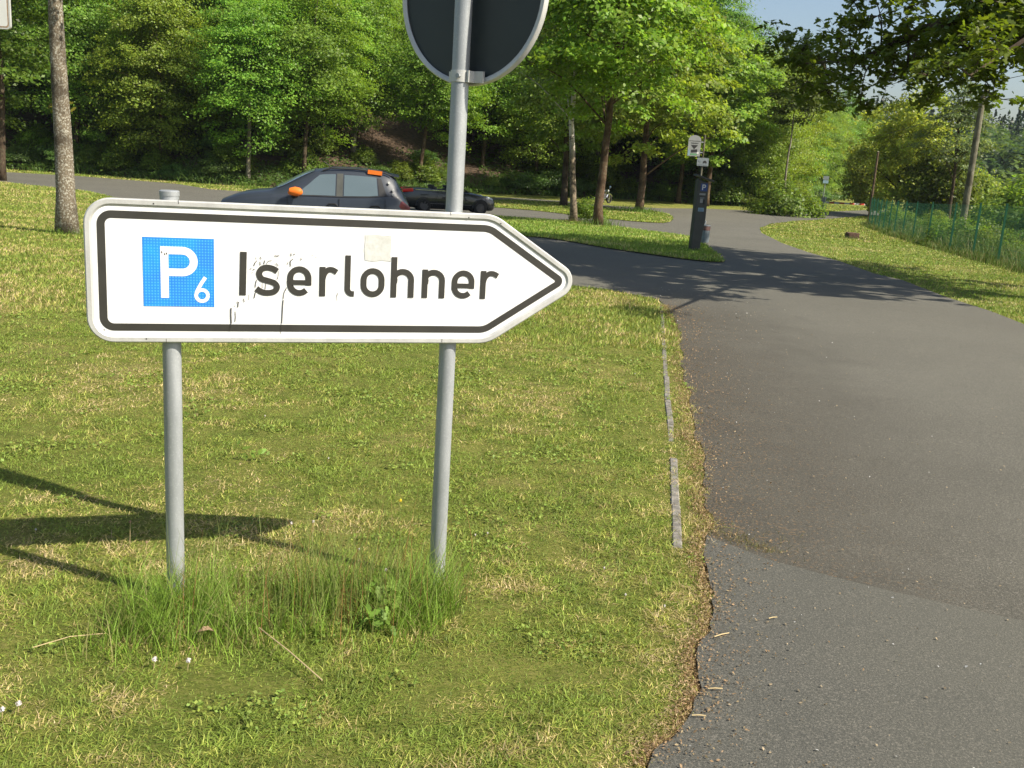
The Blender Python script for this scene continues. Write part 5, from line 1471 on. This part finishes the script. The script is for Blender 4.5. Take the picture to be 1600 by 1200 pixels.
def side_patch(f, side, xb0, xb1, xt0, xt1, u0_, u1_, off=.006, nx_=8, nu=5, rnd=.0):
    V = []; Fc = []
    for j in range(nu + 1):
        u = u0_ + (u1_ - u0_) * j / nu; tt = j / nu
        for i in range(nx_ + 1):
            a = xb0 + (xt0 - xb0) * tt; b = xb1 + (xt1 - xb1) * tt; x = a + (b - a) * i / nx_
            wb, wr, zbe, zr = f(x, 2), f(x, 3), f(x, 6), f(x, 7)
            # same piecewise section as the shell
            pts = [(wb, zbe), ((wb * 2 + wr) / 3, zbe + (zr - zbe) * .34), ((wb + wr * 2) / 3 + .004, zbe + (zr - zbe) * .68), (wr, zr)]
            us = [0, .34, .68, 1]; y = np.interp(u, us, [q[0] for q in pts]); z = np.interp(u, us, [q[1] for q in pts])
            V.append((x, side * (y + off), z + off * .3))
    for j in range(nu):
        for i in range(nx_):
            q = (j * (nx_ + 1) + i, j * (nx_ + 1) + i + 1, (j + 1) * (nx_ + 1) + i + 1, (j + 1) * (nx_ + 1) + i)
            Fc.append(q if side < 0 else q[::-1])
    return V, Fc
def top_patch(f, x0, x1, k0, k1, off=.008, n=8):
    V = []; Fc = []
    for i in range(n + 1):
        x = x0 + (x1 - x0) * i / n
        wr, zr, zt = f(x, 3), f(x, 7), f(x, 8)
        s = [(-(wr - .028), zr + (zt - zr) * .38), (-wr * .6, zt - (zt - zr) * .1), (0, zt), (wr * .6, zt - (zt - zr) * .1), (wr - .028, zr + (zt - zr) * .38)]
        for y, z in s: V.append((x - k0 * off, y * k1, z + off))
    for i in range(n):
        for k in range(4): Fc.append((i * 5 + k, (i + 1) * 5 + k, (i + 1) * 5 + k + 1, i * 5 + k + 1))
    return V, Fc
def wheel(parent, x, y, side, rad=.31, wd=.19):
    w_ = empty_child('wheel', parent, (x, y, rad))
    q = MB(); pr = [(rad * .62, -wd / 2), (rad * .93, -wd / 2), (rad, -wd * .36), (rad, wd * .36), (rad * .93, wd / 2), (rad * .62, wd / 2)]
    n = 28
    for rr, yy in pr: q.V += [(rr * math.cos(2 * math.pi * i / n), yy, rr * math.sin(2 * math.pi * i / n)) for i in range(n)]
    for k in range(len(pr)):
        k2 = (k + 1) % len(pr); q.F += [(k * n + i, k * n + (i + 1) % n, k2 * n + (i + 1) % n, k2 * n + i) for i in range(n)]
    q.M = [0] * len(q.F); q.build('tyre', M['tyre'], w_, True, sharp=60)
    q = MB(); q.tube([(0, side * (wd / 2 - .03), 0), (0, side * (wd / 2 - .02), 0)], rad * .62, 24)
    for k in range(7):
        a = k * 2 * math.pi / 7; q.box((math.cos(a) * rad * .33, side * (wd / 2 - .008), math.sin(a) * rad * .33), (rad * .5, .02, .045), 0, ('Y', -a))
    q.tube([(0, side * (wd / 2 - .03), 0), (0, side * (wd / 2 + .004), 0)], rad * .16, 12)
    q.build('rim', M['rim'], w_)
def empty_child(name, parent, loc):
    o = bpy.data.objects.new(name, None); COL.objects.link(o); o.parent = parent; o.location = loc; o.empty_display_size = .1
    return o
def arch(parent, x, y, side, rad):
    q = MB(); n = 20
    o_ = [(x + (rad + .045) * math.cos(math.pi * k / n), .30 + (rad + .045) * math.sin(math.pi * k / n)) for k in range(n + 1)]
    i_ = [(x + rad * math.cos(math.pi * k / n), .30 + rad * math.sin(math.pi * k / n)) for k in range(n + 1)]
    V = [(a, y + side * .012, b) for a, b in o_] + [(a, y + side * .03, b) for a, b in i_]
    q.add(V, [(k, k + 1, n + 2 + k, n + 1 + k) for k in range(n)])
    V = [(a, y + side * .004, b) for a, b in i_]; q2 = MB(); q2.add(V + [(x, y + side * .004, .30)], [(k, k + 1, n + 1) for k in range(n)])
    q.build('arch_trim', M['trim'], parent); q2.build('wheel_well', M['black'], parent)

# compact dark SUV, front to the left, its left side to the camera (local +x = towards the car's rear)
sx_, sy_ = -6.25, 20.05
suv = empty('parked_car', (sx_, sy_ + .85, float(G(21.2)) + .006), math.radians(8), 'dark blue grey compact car with orange door mirror parked behind the sign', 'car')
st = [(0.00, .56, .54, .50, .30, .50, .60, .64, .66), (.10, .70, .68, .62, .24, .56, .74, .79, .82), (.45, .78, .76, .66, .20, .62, .86, .93, .965), (.95, .80, .785, .68, .20, .64, .93, 1.00, 1.035), (1.10, .80, .785, .67, .20, .64, .945, 1.00, 1.09),
      (1.45, .80, .785, .66, .20, .65, .955, 1.175, 1.31), (1.80, .80, .785, .60, .20, .66, .96, 1.405, 1.465), (2.3, .805, .79, .60, .20, .66, .965, 1.44, 1.515), (2.85, .81, .795, .60, .20, .68, .99, 1.425, 1.505), (3.15, .81, .79, .59, .20, .72, 1.03, 1.385, 1.465), (3.31, .80, .77, .57, .22, .74, 1.04, 1.30, 1.385), (3.44, .78, .74, .58, .26, .72, 1.00, 1.10, 1.15), (3.56, .74, .71, .60, .30, .62, .86, .92, .95), (3.64, .68, .66, .58, .33, .55, .70, .76, .78), (3.66, .58, .56, .50, .38, .48, .58, .62, .64)]
suv.scale = (1.07, 1.07, 1.07)
V, Fc, f = car_shell(st)
q = MB(); q.add(V, Fc); q.build('body', M['paint_suv'], suv, True, sharp=50)
for s in (-1, 1):
    for nm, a in (('side_window', (1.38, 2.20, 1.90, 2.20, .05, .90)), ('side_window', (2.36, 3.00, 2.36, 2.96, .05, .88)), ('quarter_panel', (3.02, 3.17, 2.98, 3.05, .03, .86))):
        V, Fc = side_patch(f, s, *a); q = MB(); q.add(V, Fc); q.build(nm, M['glass'] if nm == 'side_window' else M['trim'], suv, True)
    V, Fc = side_patch(f, s, 2.22, 2.34, 2.22, 2.34, .0, .93, .005, 2, 4); q = MB(); q.add(V, Fc); q.build('door_pillar', M['machine'], suv, True)
    V, Fc = side_patch(f, s, 1.30, 3.26, 1.86, 3.10, -.0, .0, .0105, 20, 1)
    V, Fc = side_patch(f, s, 1.30, 3.20, 1.32, 3.20, .0, .035, .0105, 24, 1); q = MB(); q.add(V, Fc); q.build('window_trim', M['trim'], suv, True)
    # rail and orange insert
    q = MB(); q.tube([(1.95, s * .60, 1.44), (2.1, s * .585, 1.49), (2.6, s * .58, 1.495), (3.1, s * .58, 1.46), (3.24, s * .585, 1.41)], .015, 8); q.build('roof_rail', M['trim'] if s < 0 else M['trim'], suv, True)
    if s < 0:
        q = MB(); q.box((2.93, s * .600, 1.455), (.27, .05, .075), 0, ('Y', .07)); q.build('rail_insert', M['orange'], suv)
    q = MB()
    for k, rr in ((0, 0), (1, 1)): pass
    q.tube([(1.36, s * .90, 1.00), (1.40, s * .93, 1.03), (1.47, s * .94, 1.04), (1.55, s * .93, 1.03), (1.58, s * .90, 1.02)], [.035, .075, .088, .080, .045], 12)
    mr = q.build('door_mirror', M['orange'], suv, True)
    q = MB(); q.tube([(1.42, s * .79, .93), (1.45, s * .86, .935), (1.48, s * .91, .965)], [.03, .035, .05], 8); q.build('mirror_foot', M['trim'], mr, True)
    for x in (2.15, 2.95):
        q = MB(); q.tube([(x - .10, s * .812, .80), (x - .06, s * .83, .835), (x + .06, s * .83, .84), (x + .10, s * .812, .80)], .014, 6); q.build('door_handle', M['trim'], suv, True)
    for x, z0, z1 in ((1.32, .32, .93), (2.28, .30, .95), (3.14, .62, .98)):
        q = MB(); q.box((x, s * (f(x, 1) + .009), (z0 + z1) / 2), (.008, .012, z1 - z0)); q.build('door_seam', M['black'], suv)
    q = MB(); q.box((3.50, s * .725, .84), (.22, .10, .15), 0, ('Y', .6)); o = q.build('tail_lamp', M['lens_dark'], suv); b_ = o.modifiers.new('b', 'BEVEL'); b_.width = .03; b_.segments = 3
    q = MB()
    q.tube([(3.20, s * .655, 1.28), (3.20, s * .70, 1.28)], .024, 8); q.tube([(3.28, s * .70, 1.15), (3.28, s * .765, 1.15)], .022, 8); q.tube([(3.28, s * .74, 1.07), (3.28, s * .80, 1.07)], .02, 8); q.build('painted_glint', M['white'], suv, True)  # white knobs stand in for sun glints on the rear body edge
    for x in (.72, 3.05): arch(suv, x, s * .815, s, .345); wheel(suv, x, s * .745, s, .30)
V, Fc = top_patch(f, 1.12, 1.80, .5, 1.0, .014); q = MB(); q.add(V, Fc); q.build('windscreen', M['glass'], suv, True)
V, Fc = top_patch(f, 3.33, 3.45, -1, .9); q = MB(); q.add(V, Fc); q.build('rear_window', M['glass'], suv, True)
q = MB(); q.box((3.30, 0, 1.41), (.18, 1.05, .03), 0, ('Y', .12)); q.build('roof_spoiler', M['paint_suv'], suv)
q = MB(); q.tube([(1.08, -.4, 1.085), (1.02, .1, 1.075)], .012, 6); q.build('wiper', M['trim'], suv)
q = MB(); q.tube([(2.05, 0, 1.52), (1.93, 0, 1.60)], [.008, .004], 6); q.build('aerial', M['trim'], suv)

# black convertible, front to the right (local +x = towards its rear), mirrored by rotation
cp = at(768, 335)
yaw = math.radians(180 + 14)
cv = empty('convertible_car', (0, 0, 0), yaw, 'black open topped convertible parked beyond the blue grey car', 'car')
cxw = at(708, 331, 47.0)
cv.location = (at(665, 326, 46.5)[0] + 2.95 * math.cos(math.radians(14)) + .15, 47.4, float(G(47.2)) + .006)
st = [(0.00, .60, .58, .54, .30, .46, .56, .60, .62), (.12, .74, .72, .66, .20, .52, .68, .72, .74), (.6, .86, .84, .74, .17, .60, .82, .86, .885), (1.15, .88, .86, .76, .17, .62, .90, .955, .985), (1.5, .885, .87, .80, .17, .62, .93, .975, 1.0), (2.5, .89, .88, .84, .17, .64, .96, .985, 1.0),
      (3.1, .89, .87, .82, .17, .66, .99, 1.05, 1.08), (3.7, .87, .85, .78, .18, .68, 1.0, 1.06, 1.09), (4.15, .83, .80, .72, .22, .66, .95, 1.0, 1.02), (4.32, .74, .72, .66, .30, .62, .80, .84, .86), (4.36, .66, .64, .6, .36, .5, .6, .64, .66)]
V, Fc, f = car_shell(st); q = MB(); q.add(V, Fc); q.build('body', M['paint_conv'], cv, True, sharp=50)
q = MB(); q.box((2.25, 0, 1.0), (1.35, 1.35, .05)); q.build('cabin_opening', M['seat'], cv)
for x in (2.15, 2.85):
    for y in (-.36, .36):
        q = MB(); q.tube([(x, y, .98), (x + .05, y, 1.10)], [.20, .17], 12); q.tube([(x + .05, y, 1.12), (x + .07, y, 1.22)], [.11, .09], 10); q.build('seat', M['seat'], cv, True)
q = MB(); q.add([(1.22, -.70, .985), (1.22, .70, .985), (1.92, .58, 1.345), (1.92, -.58, 1.345)], [(0, 1, 2, 3)]); q.build('windscreen', M['glass'], cv)
q = MB(); q.tube([(1.25, -.74, .96), (1.60, -.69, 1.17), (1.95, -.60, 1.36), (1.97, 0, 1.385), (1.95, .60, 1.36), (1.60, .69, 1.17), (1.25, .74, .96)], .028, 8); q.build('windscreen_frame', M['paint_conv'], cv, True)
for s in (-1, 1):
    q = MB(); q.box((2.9, s * .855, 1.005), (1.7, .02, .025)); q.build('chrome_strip', M['chrome'], cv)
    q = MB(); q.box((4.08, s * .76, .955), (.50, .22, .15), 0, ('Y', .10)); o = q.build('tail_lamp', M['lens_red'], cv); b_ = o.modifiers.new('b', 'BEVEL'); b_.width = .04; b_.segments = 3
    q = MB(); q.box((.30, s * .70, .76), (.34, .16, .09), 0, ('Y', -.35)); o = q.build('headlight', M['lens_clear'], cv); b_ = o.modifiers.new('b', 'BEVEL'); b_.width = .03; b_.segments = 2
    q = MB(); q.tube([(1.60, s * .92, 1.0), (1.72, s * .95, 1.02), (1.78, s * .93, 1.01)], [.04, .065, .04], 10); q.build('door_mirror', M['paint_conv'], cv, True)
    for x, z0, z1 in ((1.55, .3, .93), (2.75, .35, .98)):
        q = MB(); q.box((x, s * (f(x, 1) + .013), (z0 + z1) / 2), (.01, .012, z1 - z0)); q.build('door_seam', M['black'], cv)
    q = MB(); q.box((2.1, s * .915, .42), (1.9, .02, .03)); q.build('side_moulding', M['rim'], cv)
    for x in (.72, 3.32): arch(cv, x, s * .875, s, .36); wheel(cv, x, s * .815, s, .315)

# motorcycle under the trees
p = at(951, 317.5)
mc = empty('motorcycle', p, math.radians(-128), 'black and chrome motorcycle parked at the edge of the wood', 'motorcycle')
for x in (0, 1.5):
    w_ = empty_child('wheel', mc, (x, 0, .32)); q = MB(); n = 22; pr = [(.24, -.05), (.31, -.055), (.33, 0), (.31, .055), (.24, .05)]
    for rr, yy in pr: q.V += [(rr * math.cos(2 * math.pi * i / n), yy, rr * math.sin(2 * math.pi * i / n)) for i in range(n)]
    for k in range(5):
        k2 = (k + 1) % 5; q.F += [(k * n + i, k * n + (i + 1) % n, k2 * n + (i + 1) % n, k2 * n + i) for i in range(n)]
    q.M = [0] * len(q.F); q.build('tyre', M['tyre'], w_, True)
    q = MB()
    for k in range(8):
        a = k * math.pi / 4; q.tube([(0, 0, 0), (.245 * math.cos(a), 0, .245 * math.sin(a))], .012, 5)
    q.build('spokes', M['chrome'], w_)
    q = MB(); q.tube([(x + .40 * math.cos(a), 0, .32 + .38 * math.sin(a)) for a in np.linspace(.3, 2.6, 9)], .065, 8); q.build('mudguard', M['chrome'] if x == 0 else M['paint_conv'], mc, True)
for s in (-1, 1):
    q = MB(); q.tube([(0, s * .09, .32), (.38, s * .09, 1.0)], .026, 8); q.build('fork', M['chrome'], mc, True)
    q = MB(); q.tube([(.35, 0, .98), (.42, s * .22, 1.06), (.62, s * .38, 1.04)], .017, 6); q.build('handlebar', M['chrome'], mc, True)
    q = MB(); q.tube([(.45, s * .34, 1.22), (.47, s * .34, 1.23)], .075, 10); q.tube([(.5, s * .3, 1.05), (.46, s * .34, 1.2)], .01, 5); q.build('mirror', M['chrome'], mc, True)
    q = MB(); q.tube([(.8, s * .2, .35), (1.9, s * .22, .32)], .05, 8); q.build('exhaust', M['chrome'], mc, True)
q = MB(); q.tube([(.22, 0, .90), (.36, 0, .92)], [.10, .08], 12); q.build('headlight', M['lens_clear'], mc, True)
q = MB(); q.tube([(.42, 0, .82), (.6, 0, .88), (.85, 0, .86), (1.0, 0, .76)], [.08, .16, .15, .06], 12); q.build('fuel_tank', M['paint_conv'], mc, True)
q = MB(); q.box((.75, 0, .5), (.45, .26, .4)); o = q.build('engine', M['rim'], mc); b_ = o.modifiers.new('b', 'BEVEL'); b_.width = .05
q = MB(); q.tube([(1.0, 0, .76), (1.2, 0, .70), (1.45, 0, .76), (1.62, 0, .86)], [.10, .15, .13, .06], 10); q.build('saddle', M['seat'], mc, True)

# thin summer haze
hz = MB(); hz.box((170, 330, 18), (1300, 780, 44))
hm = bpy.data.materials.new('thin_haze'); hm.use_nodes = True; ht = hm.node_tree
ht.nodes.remove(ht.nodes['Principled BSDF']); pv = ht.nodes.new('ShaderNodeVolumePrincipled')
pv.inputs['Color'].default_value = (.80, .88, 1.0, 1); pv.inputs['Density'].default_value = .00012; pv.inputs['Anisotropy'].default_value = .2
ht.links.new(pv.outputs[0], ht.nodes['Material Output'].inputs['Volume'])
tag(hz.build('haze', hm), 'thin pale summer haze over the whole valley', 'haze', kind='stuff')

# leaf sprig on the near trunk
r_ = np.random.default_rng(77)
p = at(97, 158, 20.0); n = 16
P = r_.normal(size=(n, 3)) * [.14, .04, .07]; P[:, 2] -= np.abs(P[:, 0]) * .4
V, k, cc = leaves(P, np.c_[np.zeros(n), -np.ones(n), np.ones(n)] + r_.normal(size=(n, 3)) * .4, np.full(n, .075), jitter_col((.20, .22, .03), n, r_, .2, .1), r_, shape='oak')
me = npmesh('leaf_sprig', V, k, cc); me.materials.append(M['leaf'])
tag(link('leaf_sprig', me, None, None, p), 'small pale leaf sprig growing out of the lichen covered near trunk', 'leaf sprig')
print('tris', sum(len(m.polygons) * 2 for m in bpy.data.meshes), 'trees', count, 'objects', len(S.objects), 'tris', sum(len(m.loop_triangles) if False else sum(1 for _ in ()) for m in bpy.data.meshes))
